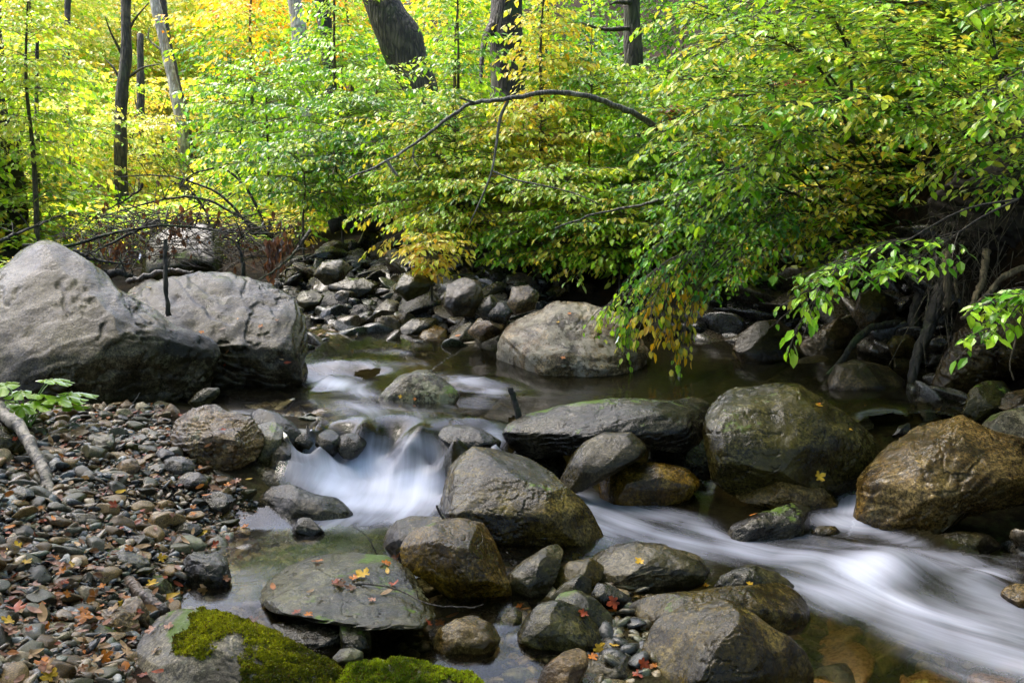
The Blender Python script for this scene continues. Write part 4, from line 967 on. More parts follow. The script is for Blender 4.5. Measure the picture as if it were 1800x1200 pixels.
# more single rocks of the far pile
def pile():
    rs = np.random.default_rng(77); items = []
    poly = np.array([(490, 600), (470, 520), (520, 470), (600, 435), (780, 425), (960, 455), (1040, 510), (900, 560), (860, 620), (760, 610), (620, 620)])
    mats = ['schist', 'black', 'dark_green', 'dark_green', 'shade', 'black', 'olive']
    words_ = ['grey', 'black', 'dark olive', 'dark olive', 'brown', 'black', 'olive-grey']
    protos = {}
    LB = [('the tan waterside rock', 585, 595), ('the tall leaning grey rock', 680, 550), ('the brown waterside rock', 760, 590), ('the brown top rock', 815, 515), ('the long mossy slab', 615, 500), ('the pale triangular rock', 825, 620)]
    global LAND
    keepL = LAND; LAND = LB + [l for l in LAND if 'lichen boulder' in l[0] or 'flat-topped' in l[0]]
    cnt = 0; tries = 0; placed = []
    while cnt < 150 and tries < 3000:
        tries += 1
        q = rs.uniform(poly.min(0), poly.max(0))
        if not inside(q[None], poly)[0]: continue
        g = ground_pt(*q, t0=6)
        if g[1] > 13: continue
        r = rs.uniform(.08, .26) * (1 if rs.random() < .6 else .7)
        if any(math.hypot(g[0] - a[0], g[1] - a[1]) < (r + a[2]) * .62 for a in placed): continue
        placed.append((g[0], g[1], r))
        mi = int(rs.integers(len(mats))); si = int(rs.integers(9)); key = (mi, si)
        if key not in protos:
            Q, Fc = SHAPES[si]; Q = Q * np.array([1, 1, 1.25]) * (1 + .07 * fbm(Q * 5, si, 3))[:, None]
            protos[key] = np_mesh('rock', Q, [Fc], [M[mats[mi]]])
        o = link('rock', protos[key], None, (g[0], g[1], g[2] + r * .2))
        o.scale = (r * rs.uniform(.9, 1.3), r, r * rs.uniform(.9, 1.3)); o.rotation_euler = (rs.normal() * .35, rs.normal() * .35, rs.uniform(0, 6.28))
        o['category'] = 'rock'; o['group'] = 'rocks of the far pile'
        ww = 'big' if r > .17 else 'small'
        items.append((o, f'{ww} {words_[mi]}', q[0], q[1])); cnt += 1
    auto_labels(items, 'rock', ' in the far pile')
    LAND = keepL
pile()
# ------------------------------------------------------------------ foliage machinery
LEAF_HI = np.array([(0, 0, 0), (.33, 0, -.02), (.68, 0, -.03), (1, 0, -.10), (.30, .27, .05), (.68, .22, .02), (.30, -.27, .05), (.68, -.22, .02)])
LEAF_HI_F = [np.array([(0, 1, 4), (0, 6, 1), (2, 3, 5), (2, 7, 3)]), np.array([(1, 2, 5, 4), (6, 7, 2, 1)])]
LEAF_LO = np.array([(0, 0, 0), (.45, .30, .05), (1, 0, -.06), (.45, -.30, .05)])
LEAF_LO_F = [np.array([(0, 2, 1), (0, 3, 2)])]
class Leaves:
    def __init__(s): s.P = []; s.D = []; s.N = []; s.L = []; s.C = []
    def add(s, P, D, N, L, C):
        s.P.append(P); s.D.append(D); s.N.append(N); s.L.append(L); s.C.append(C)
    def count(s): return sum(len(p) for p in s.P)
    def mesh(s, name, mat, hi=False, origin=(0, 0, 0), width=1.0):
        P = np.vstack(s.P) - np.asarray(origin); D = np.vstack(s.D); N = np.vstack(s.N); L = np.concatenate(s.L); C = np.vstack(s.C)
        D = D / (np.linalg.norm(D, axis=1)[:, None] + 1e-9)
        B = np.cross(N, D); B /= np.linalg.norm(B, axis=1)[:, None] + 1e-9
        Nn = np.cross(D, B)
        T, TF = (LEAF_HI, LEAF_HI_F) if hi else (LEAF_LO, LEAF_LO_F)
        V = P[:, None] + L[:, None, None] * (T[None, :, 0:1] * D[:, None] + width * T[None, :, 1:2] * B[:, None] + T[None, :, 2:3] * Nn[:, None])
        k = len(T); off = (np.arange(len(P)) * k)[:, None, None]
        return np_mesh(name, V.reshape(-1, 3), [(f[None] + off).reshape(-1, f.shape[1]) for f in TF], [mat], smooth=False, col=np.repeat(C, k, 0))

G = {'green': (.11, .30, .012), 'lime': (.31, .54, .03), 'yellow': (.82, .66, .08), 'gold': (.80, .48, .022), 'orange': (.72, .30, .03), 'dark': (.03, .12, .014),
     'cool': (.075, .24, .06), 'olive': (.19, .23, .014), 'red': (.38, .06, .05), 'ylime': (.56, .66, .07), 'pale': (.74, .76, .28)}
PALK = .85
def pal(rs, weights, n, clump=None):
    ks = list(weights); w = np.array([weights[k] for k in ks], float); w /= w.sum()
    base = np.array([G[k] for k in ks])
    i = rs.choice(len(ks), p=w, size=n)
    if clump is not None:
        j = rs.choice(len(ks), p=w); i = np.where(rs.random(n) < clump, j, i)
    c = PALK * base[i] * rs.uniform(.72, 1.28, (n, 1)) * rs.uniform(.9, 1.1, (n, 3))
    return np.clip(c, .004, .85)

def rotz(v, a):
    c, s = np.cos(a), np.sin(a)
    return np.stack([v[..., 0] * c - v[..., 1] * s, v[..., 0] * s + v[..., 1] * c, v[..., 2]], -1)

def spray(rs, lv, tb, p0, d, L, ll, pw, droop=.35, up=.1, gap=1.0, rad=.004, clump=.6, flat=.28, side=.45, tubes=True, tilt=0.0, hang=(.05, .5)):
    """one flat leafy branch: an axis, side twigs left and right, leaves left and right on each twig"""
    d = np.asarray(d, float); d = d / (np.linalg.norm(d) + 1e-9)
    s = np.linspace(0, 1, 7)
    bend = rs.normal() * .25
    horiz = np.array([-d[1], d[0], 0])
    ax = p0 + s[:, None] * d * L + np.outer(s * s, horiz) * bend * L * .5
    ax[:, 2] += (up * s - droop * s * s) * L
    if tubes and tb is not None: tb.add(ax, np.linspace(rad, rad * .35, 7), sides=4, cap=False)
    K = max(3, int(L / (ll * 1.15 * gap)))
    u = np.sort(rs.uniform(.12, 1.0, K)); 
    q = np.column_stack([np.interp(u, s, ax[:, k]) for k in range(3)])
    tang = np.gradient(ax, axis=0); tg = np.column_stack([np.interp(u, s, tang[:, k]) for k in range(3)]); tg /= np.linalg.norm(tg, axis=1)[:, None] + 1e-9
    sgn = np.where(np.arange(K) % 2 == 0, 1, -1)
    ang = sgn * rs.uniform(.6, 1.15, K)
    td = rotz(tg, ang); td[:, 2] += rs.normal(size=K) * .10 - .06
    td /= np.linalg.norm(td, axis=1)[:, None]
    tl = L * side * (1.12 - u * .8) * rs.uniform(.6, 1.2, K)
    mx = int(max(2, np.ceil(tl.max() / (ll * .62 * gap))))
    w = (np.arange(mx) + .6)[None, :] * ll * .62 * gap
    ok = w < (tl[:, None] + ll * .3)
    tp_ = q[:, None] + td[:, None] * w[..., None]
    tp_[..., 2] -= (w ** 2) / (tl[:, None] + .02) * droop * .55
    if tubes and tb is not None and rad > .002:
        for k in range(K):
            e = q[k] + td[k] * tl[k]; e = e - np.array([0, 0, tl[k] * droop * .55])
            m_ = q[k] + td[k] * tl[k] * .5 - np.array([0, 0, tl[k] * droop * .14])
            tb.add([q[k], m_, e], [rad * .4, rad * .3, rad * .2], sides=3, cap=False)
    P = tp_[ok]
    DD = np.broadcast_to(td[:, None], tp_.shape)[ok]
    n = len(P)
    alt = np.where(np.broadcast_to(np.arange(mx)[None], ok.shape)[ok] % 2 == 0, 1, -1)
    ld = rotz(DD, alt * rs.uniform(.35, 1.05, n)); ld[:, 2] -= rs.uniform(*hang, n)
    N = np.column_stack([rs.normal(size=n) * flat + tilt * d[0] * .4, rs.normal(size=n) * flat + tilt * d[1] * .4, np.ones(n)])
    lv.add(P, ld, N, ll * rs.uniform(.45, 1.28, n), pal(rs, pw, n, clump))

def sapling(name, label, px, py, t, rw, rh, pw, seed, ll=.085, n=None, hi=False, trunk_r=None, trunk_mat='twig_far', lean=(0, 0), group=None, cat='tree', droop=.3, gap=1.0, base=None, bare=.0, top=None, az=None, side=.45, tubes=True, width=1.0, Lk=1.0, flat=.28, hang=(.1, .7)):
    """a tree or sapling whose crown fills a px-wide ellipse at depth t; trunk runs down to the terrain"""
    rs = np.random.default_rng(seed)
    c = at(px, py, t); RX = rw / F * t; RZ = rh / F * t
    bx, by = (c[0] + lean[0], c[1] + lean[1]) if base is None else base
    bz = h1(bx, by) - .1
    topz = c[2] + RZ
    tr = trunk_r or max(.012, (topz - bz) * .011)
    P = smooth_curve([(bx, by, bz), (bx * .6 + c[0] * .4 + rs.normal() * .03 * RZ, by * .6 + c[1] * .4, bz + (topz - bz) * .4), (c[0] + rs.normal() * .04 * RZ, c[1], c[2]), (c[0] + rs.normal() * .1 * RX, c[1], topz)], 16)
    root = empty(name, (bx, by, bz + .1)); tag(root, label, cat, group)
    org = np.array([bx, by, bz + .1])
    tb = Tubes(8); tb.add(P, np.linspace(tr, tr * .25, 16), wob=.15, seed=seed)
    trunk = link('trunk', tb.mesh('trunk', M[trunk_mat], org), root)
    lv = Leaves(); tw = Tubes(4)
    n = n or int(14 + RX * RZ * 10)
    zz = P[:, 2]
    a0 = rs.uniform(0, 6.28)
    for k in range(n):
        tiers = max(4, int(RZ * 2 / .30)); z = c[2] + RZ * (1 - 2 * (math.floor((k + rs.random()) / n * tiers) + .5 + rs.normal() * .26) / tiers) * .97
        if z < bz + .15: continue
        f = math.sqrt(max(.03, 1 - ((z - c[2]) / RZ) ** 2))
        p0 = np.array([np.interp(z, zz, P[:, i]) for i in range(3)])
        a = a0 + k * 2.4 + rs.normal() * .3
        if az is not None: a = az + rs.normal() * 1.0
        L = RX * f * rs.uniform(.45, 1.25) * Lk
        d = np.array([math.cos(a), math.sin(a) * .9, .05 + .25 * (z - c[2]) / RZ])
        spray(rs, lv, tw, p0, d, L, ll, pw, droop=droop * rs.uniform(.6, 1.4), up=.18, gap=gap, rad=max(.002, L * .006), side=side, tubes=tubes, flat=flat, hang=hang)
    link('branches', tw.mesh('branches', M[trunk_mat], org), root) if tw.V else None
    link('foliage', lv.mesh('foliage', M['leaf_near' if hi else 'leaf_far'], hi, org, width), root)
    return lv.count()

def shrub(name, label, stems, pw, seed, ll=.07, n=18, L=(.25, .55), r=.012, hi=True, group=None, cat='shrub', droop=.2, start=.3, gap=1.0, clump=.55, mat='twig', down=0.0, spread=.8, flat=.26, yellow_tip=None):
    """stems: polylines of (px,py,t); leafy sprays leave them alternately"""
    rs = np.random.default_rng(seed)
    S = [smooth_curve([at(*q) for q in st], 14) for st in stems]
    org = S[0][0].copy()
    root = empty(name, org); tag(root, label, cat, group)
    lv = Leaves(); tw = Tubes(4)
    for k, P in enumerate(S):
        rr = r * rs.uniform(.7, 1.1)
        tb = Tubes(7); tb.add(P, np.linspace(rr, rr * .22, len(P)), wob=.12, seed=seed + k)
        link('stem', tb.mesh('stem', M[mat], org), root)
        ln = np.linalg.norm(P[1:] - P[:-1], axis=1).sum()
        m = int(n * rs.uniform(.85, 1.15))
        T = np.gradient(P, axis=0)
        for i in range(m):
            u = start + (1 - start) * (i + rs.random()) / m
            x = u * (len(P) - 1)
            p0 = np.array([np.interp(x, np.arange(len(P)), P[:, a]) for a in range(3)])
            tg = np.array([np.interp(x, np.arange(len(P)), T[:, a]) for a in range(3)]); tg /= np.linalg.norm(tg) + 1e-9
            a = (1 if i % 2 else -1) * rs.uniform(.3, 1.0) * spread
            d = rotz(tg, a); d[2] = d[2] * .5 + rs.normal() * .18 - down
            if i >= m - 1: d = tg
            spray(rs, lv, tw, p0, d, rs.uniform(*L) * (1.15 - .4 * u), ll, pw, droop=droop * rs.uniform(.6, 1.4), up=.1, gap=gap, rad=.0032, clump=clump, flat=flat)
    link('twigs', tw.mesh('twigs', M[mat], org), root)
    link('foliage', lv.mesh('foliage', M['leaf_near'], hi, org), root)
    return lv.count()

def big_trunk(name, label, pts, r0, r1, mat, seed, limbs=(), cat='tree', wob=.16, t=None, group=None, k=1.0):
    """pts (px,py) down the trunk at depth t, the last carried on to the ground; a thing with trunk and limbs"""
    t *= k; r0 *= k; r1 *= k; limbs = [[(x, y, q * k) for x, y, q in lm] for lm in limbs]
    P = [at(x, y, t) for x, y in pts]
    b = P[-1].copy(); g = h1(b[0], b[1]); 
    if b[2] > g: P.append(np.array([b[0] + (P[-1][0] - P[-2][0]) * .2, b[1], g - .15]))
    P = smooth_curve(P, 26)
    org = P[-1].copy()
    root = empty(name, org); tag(root, label, cat, group)
    rr = np.linspace(r1, r0, len(P)); rr[-4:] *= np.array([1.02, 1.08, 1.2, 1.4])
    tb = Tubes(20); tb.add(P, rr, wob=wob, seed=seed)
    link('trunk', tb.mesh('trunk', M[mat], org), root)
    for j, lm in enumerate(limbs):
        Q = smooth_curve([at(*q) for q in lm], 12)
        l = Tubes(7); l.add(Q, np.linspace(r1 * .32, r1 * .08, 12), wob=.15, seed=seed + j)
        link('limb', l.mesh('limb', M[mat], org), root)
    return root
NLEAF = 0
# ---- trunks that show
far = 24
big_trunk('tree', 'thick dark leaning trunk with flaking lichen bark, top centre-left', [(655, -80), (672, 0), (705, 80), (732, 150), (745, 215), (742, 290), (735, 330)], .30, .24, 'bark', 1, t=13.0)
big_trunk('tree', 'thick dark upright trunk half veiled by leaves, top centre', [(893, -60), (890, 40), (893, 120), (890, 200), (890, 300)], .25, .22, 'bark_dark', 2, t=13.5, limbs=[[(868, 40, 13.4), (850, 80, 13.2), (845, 150, 13)]])
big_trunk('tree', 'slim grey-brown trunk with a snapped bare branch, right of centre', [(1112, -60), (1110, 20), (1114, 110), (1120, 200), (1128, 295)], .115, .095, 'bark', 3, t=11.3,
          limbs=[[(1106, 50, 11.2), (1060, 52, 11.0), (1022, 40, 10.9)], [(1108, 5, 11.2), (1085, 4, 11.1), (1072, 8, 11.0)]])
big_trunk('tree', 'slender dark mossy trunk with crooked limbs, upper left', [(222, -60), (221, 20), (222, 90), (216, 150), (213, 200), (212, 235), (212, 300)], .16, .12, 'bark', 4, t=24, k=.68,
          limbs=[[(228, 50, 24), (240, 30, 23.9), (262, 5, 23.8)], [(222, 140, 24), (250, 120, 23.8), (285, 112, 23.6)], [(214, 95, 24), (196, 60, 23.8), (185, 30, 23.6)], [(214, 150, 24), (200, 120, 24), (180, 100, 24)]])
big_trunk('tree', 'pale slanting trunk with peeling bark, upper left', [(262, -40), (278, 30), (292, 90), (305, 150), (315, 200), (322, 250), (325, 320)], .17, .13, 'bark_pale', 5, t=27, k=.68,
          limbs=[[(285, 90, 27), (262, 70, 26.8), (262, 50, 26.6)]])
big_trunk('tree', 'grey twin trunk right behind the pale slanting one', [(278, -40), (290, 50), (302, 120), (318, 180), (328, 240), (330, 300)], .17, .13, 'bark', 6, t=28, k=.68)
big_trunk('tree', 'pale grey straight trunk near the top, left of the leaning one', [(508, -60), (517, 0), (525, 50), (528, 90), (535, 200)], .19, .16, 'bark_pale', 7, t=24, k=.68)
big_trunk('tree', 'dark brown trunk just right of the pale straight one', [(560, -60), (566, 0), (572, 60), (582, 140), (590, 230)], .18, .15, 'bark_dark', 8, t=22, k=.68)
big_trunk('tree', 'massive dark ridged trunk base at the left edge', [(-28, -60), (-22, 60), (-12, 180), (0, 260), (2, 330), (5, 400)], .26, .17, 'bark_dark', 9, t=12)
big_trunk('tree', 'thin black stem standing at the far left', [(66, 60), (64, 160), (66, 270), (68, 400)], .04, .02, 'bark_dark', 10, t=12.5)
big_trunk('tree', 'thin dark trunk behind yellow branches, left of the pale slanting one', [(247, 60), (247, 150), (248, 210), (250, 280)], .14, .10, 'bark', 11, t=30, k=.68, limbs=[[(246, 200, 30), (238, 180, 30), (236, 150, 30)]])
big_trunk('tree', 'far slim trunk between the left stems', [(120, -60), (118, 60), (112, 200), (110, 330)], .12, .09, 'bark', 12, t=32, k=.68)

# ---- bright back-left wood
Y1 = {'yellow': 2, 'ylime': 5, 'lime': 8, 'pale': 6, 'green': 1}
Y2 = {'yellow': 4, 'gold': 1.5, 'ylime': 5, 'pale': 4, 'lime': 2}
YG = {'lime': 5, 'ylime': 4, 'green': 3, 'yellow': 1, 'pale': 1}
GR = {'green': 4, 'lime': 5, 'cool': 3, 'dark': 1}
GY = {'green': 3, 'lime': 4, 'yellow': 3, 'ylime': 3}
OR = {'orange': 2, 'gold': 3, 'yellow': 3, 'lime': 5, 'ylime': 3, 'green': 1}
BACKT = [
    ('tall bright yellow tree far up the valley at the top left', 60, 40, 26, 190, 150, Y1), ('sunlit pale yellow tree behind the slender mossy trunk', 150, 20, 32, 170, 120, Y1),
    ('yellow-green tree hanging over the far left bank', 30, 160, 18, 170, 110, YG), ('wide golden tree between the mossy and pale trunks', 255, 130, 30, 130, 120, Y2),
    ('layered golden sapling below the pale slanting trunk', 285, 205, 22, 120, 60, Y2), ('yellow tree behind the pale straight trunk', 400, 60, 33, 150, 120, Y2),
    ('orange-tipped tree at the top left of centre', 440, 45, 18, 130, 80, OR), ('green understory tree in the middle left', 420, 215, 18, 110, 90, GR),
    ('lime sapling at the far left edge', 40, 270, 12, 110, 70, YG), ('pale lime sapling by the thin black stem', 120, 240, 16, 110, 70, Y1),
    ('yellow bush over the brush pile', 190, 320, 17, 90, 55, Y2), ('lime bush at the far left behind the huge boulder', 70, 370, 12, 110, 50, YG),
    ('golden bush right of the brush pile arch', 270, 300, 20, 90, 50, Y1), ('green bush behind the arching dead branches', 420, 310, 15, 90, 50, GY),
    ('dark green hemlock-like tree left of the leaning trunk', 450, 130, 26, 110, 90, {'cool': 4, 'green': 4, 'dark': 3}), ('green and gold tree behind the leaning trunk', 620, 60, 24, 130, 110, {'green': 3, 'lime': 3, 'gold': 2, 'orange': 1}),
    ('broad green maple beside the leaning trunk', 600, 150, 14, 140, 90, GR), ('light green tree between the two thick trunks', 800, 60, 17, 110, 120, GY),
    ('fresh green tree behind the thick upright trunk', 960, 60, 19, 130, 110, {'lime': 4, 'green': 4, 'ylime': 1}), ('shadowy green tree right of the slim snapped trunk', 1200, 60, 15, 140, 110, {'green': 4, 'dark': 3, 'lime': 2}),
    ('dark conifer-green sapling left of the slim snapped trunk', 1040, 120, 14, 70, 90, {'dark': 4, 'green': 2, 'cool': 3}), ('bushy green tree high on the right slope', 1380, 40, 11, 160, 110, GR),
    ('yellowing tree high at the top right', 1600, 30, 10, 170, 110, {'green': 4, 'lime': 3, 'yellow': 2, 'olive': 2}), ('green tree at the upper right corner', 1790, 40, 9, 120, 110, GR),
    ('tall lime tree in the gap above the brush pile', 350, 250, 36, 110, 120, Y1), ('pale yellow tree at the far end of the valley', 200, 190, 40, 130, 110, Y1), ('yellow-lime tree behind the thin black stem', 90, 130, 34, 140, 130, Y1),
    ('lime green tree left of the pale straight trunk', 500, 230, 20, 100, 80, YG), ('yellow tree high behind the mossy trunk', 300, 20, 40, 150, 110, Y1),
    ('green tree far behind the two thick trunks', 760, 180, 22, 140, 110, GR), ('lime tree far right of the thick upright trunk', 1010, 190, 20, 120, 110, GY), ('gold-green tree behind the orange-tipped one', 540, 20, 34, 140, 90, Y2),
]
for i, (lb, x, y, t, rw, rh, pw) in enumerate(BACKT):
    NLEAF += sapling('tree', lb, x, y, t, rw, rh, pw, 500 + i, ll=.075 + .0021 * t, droop=.30, gap=1.1, group='trees of the wood behind', n=int(60 + rh * .6), tubes=t < 14, flat=.42, Lk=1.15)
PALK = 1.05
# ---- middle saplings
MID = [
    ('lime layered sapling in front of the leaning trunk', 660, 190, 11.5, 120, 60, {'lime': 6, 'green': 3, 'ylime': 3}, .075),
    ('pale lime boughs before the dark trunk at the left edge', 50, 140, 11, 100, 150, {'ylime': 5, 'lime': 6, 'yellow': 2}, .075),
    ('yellow-green sapling between the pale slanting trunk and the brush pile', 230, 290, 18, 110, 90, {'ylime': 5, 'lime': 4, 'yellow': 4}, .08),
    ('fresh green sapling left of the arched branch', 470, 230, 13, 120, 120, {'lime': 6, 'green': 3, 'cool': 2}, .08),
    ('tall slender yellow sapling before the thick upright trunk', 955, 100, 9.6, 75, 140, {'yellow': 6, 'ylime': 3, 'gold': 1}, 0.073),
    ('golden layered sapling left of the slim snapped trunk', 950, 250, 9.2, 105, 60, {'yellow': 5, 'gold': 1, 'ylime': 5, 'lime': 2}, 0.069),
    ('lime sapling spreading under the arched branch', 800, 270, 9.6, 140, 90, {'lime': 4, 'green': 3, 'ylime': 2, 'yellow': 1}, 0.065),
    ('green sapling below the leaning trunk', 600, 270, 11, 130, 95, {'lime': 4, 'green': 4, 'cool': 3}, 0.069),
    ('pale green sapling beside the dead arching branches', 530, 305, 10.5, 110, 55, {'lime': 5, 'cool': 2, 'ylime': 2}, 0.073),
    ('yellow-green thicket over the rock pile', 830, 350, 9.2, 150, 66, {'lime': 6, 'yellow': 4, 'ylime': 7, 'green': 1}, 0.060),
    ('green and yellow bush right of the thicket', 1000, 370, 8.6, 130, 80, {'green': 3, 'lime': 6, 'ylime': 4, 'yellow': 2}, 0.060),
    ('leafy green bush above the pale lichen boulder', 1090, 420, 8.3, 115, 58, {'green': 3, 'lime': 6, 'ylime': 3, 'yellow': 2, 'cool': 1}, 0.060),
    ('light green bush in front of the slim snapped trunk', 1040, 180, 9.8, 110, 70, {'lime': 5, 'ylime': 3, 'green': 2}, 0.069),
    ('yellow-green sapling on the left slope above the huge boulder', -160, 250, 11, 150, 130, {'ylime': 4, 'lime': 6, 'yellow': 2, 'green': 2}, .08),
    ('tall airy green sapling between the two thick trunks', 800, 110, 10.8, 80, 130, {'lime': 6, 'green': 4, 'ylime': 1}, .075),
    ('airy lime sapling left of the leaning trunk', 590, 90, 13, 75, 140, {'lime': 6, 'green': 3, 'ylime': 3}, .08),
    ('green bush between the slim snapped trunk and the right thicket', 1170, 230, 9.0, 90, 80, {'green': 4, 'lime': 4, 'olive': 1}, 0.069),
    ('yellow low bush over the far end of the rock pile', 758, 445, 8.15, 58, 34, {'yellow': 7, 'gold': 2, 'ylime': 3}, 0.069),
    ('lime bush behind the log', 640, 345, 12.5, 110, 42, {'lime': 4, 'yellow': 3, 'green': 2}, 0.069),
    ('small yellow bush at the right end of the dead branches', 530, 395, 11.5, 50, 30, {'yellow': 5, 'lime': 3}, 0.069),
    ('grassy green bush low above the lichen boulder', 940, 440, 8.8, 80, 24, {'green': 4, 'lime': 3, 'yellow': 3}, 0.056),
]
for i, (lb, x, y, t, rw, rh, pw, ll) in enumerate(MID):
    NLEAF += sapling('sapling', lb, x, y, t, rw, rh, pw, 700 + i, ll=ll, hi=True, droop=.26, gap=1.0, group='saplings of the middle ground', cat='sapling', n=int((60 + rw * rh / 115) * (1 if t < 10.4 else .62)), flat=.34, Lk=1.2, width=.95, hang=(.2, 1.0))
PALK = 1.18
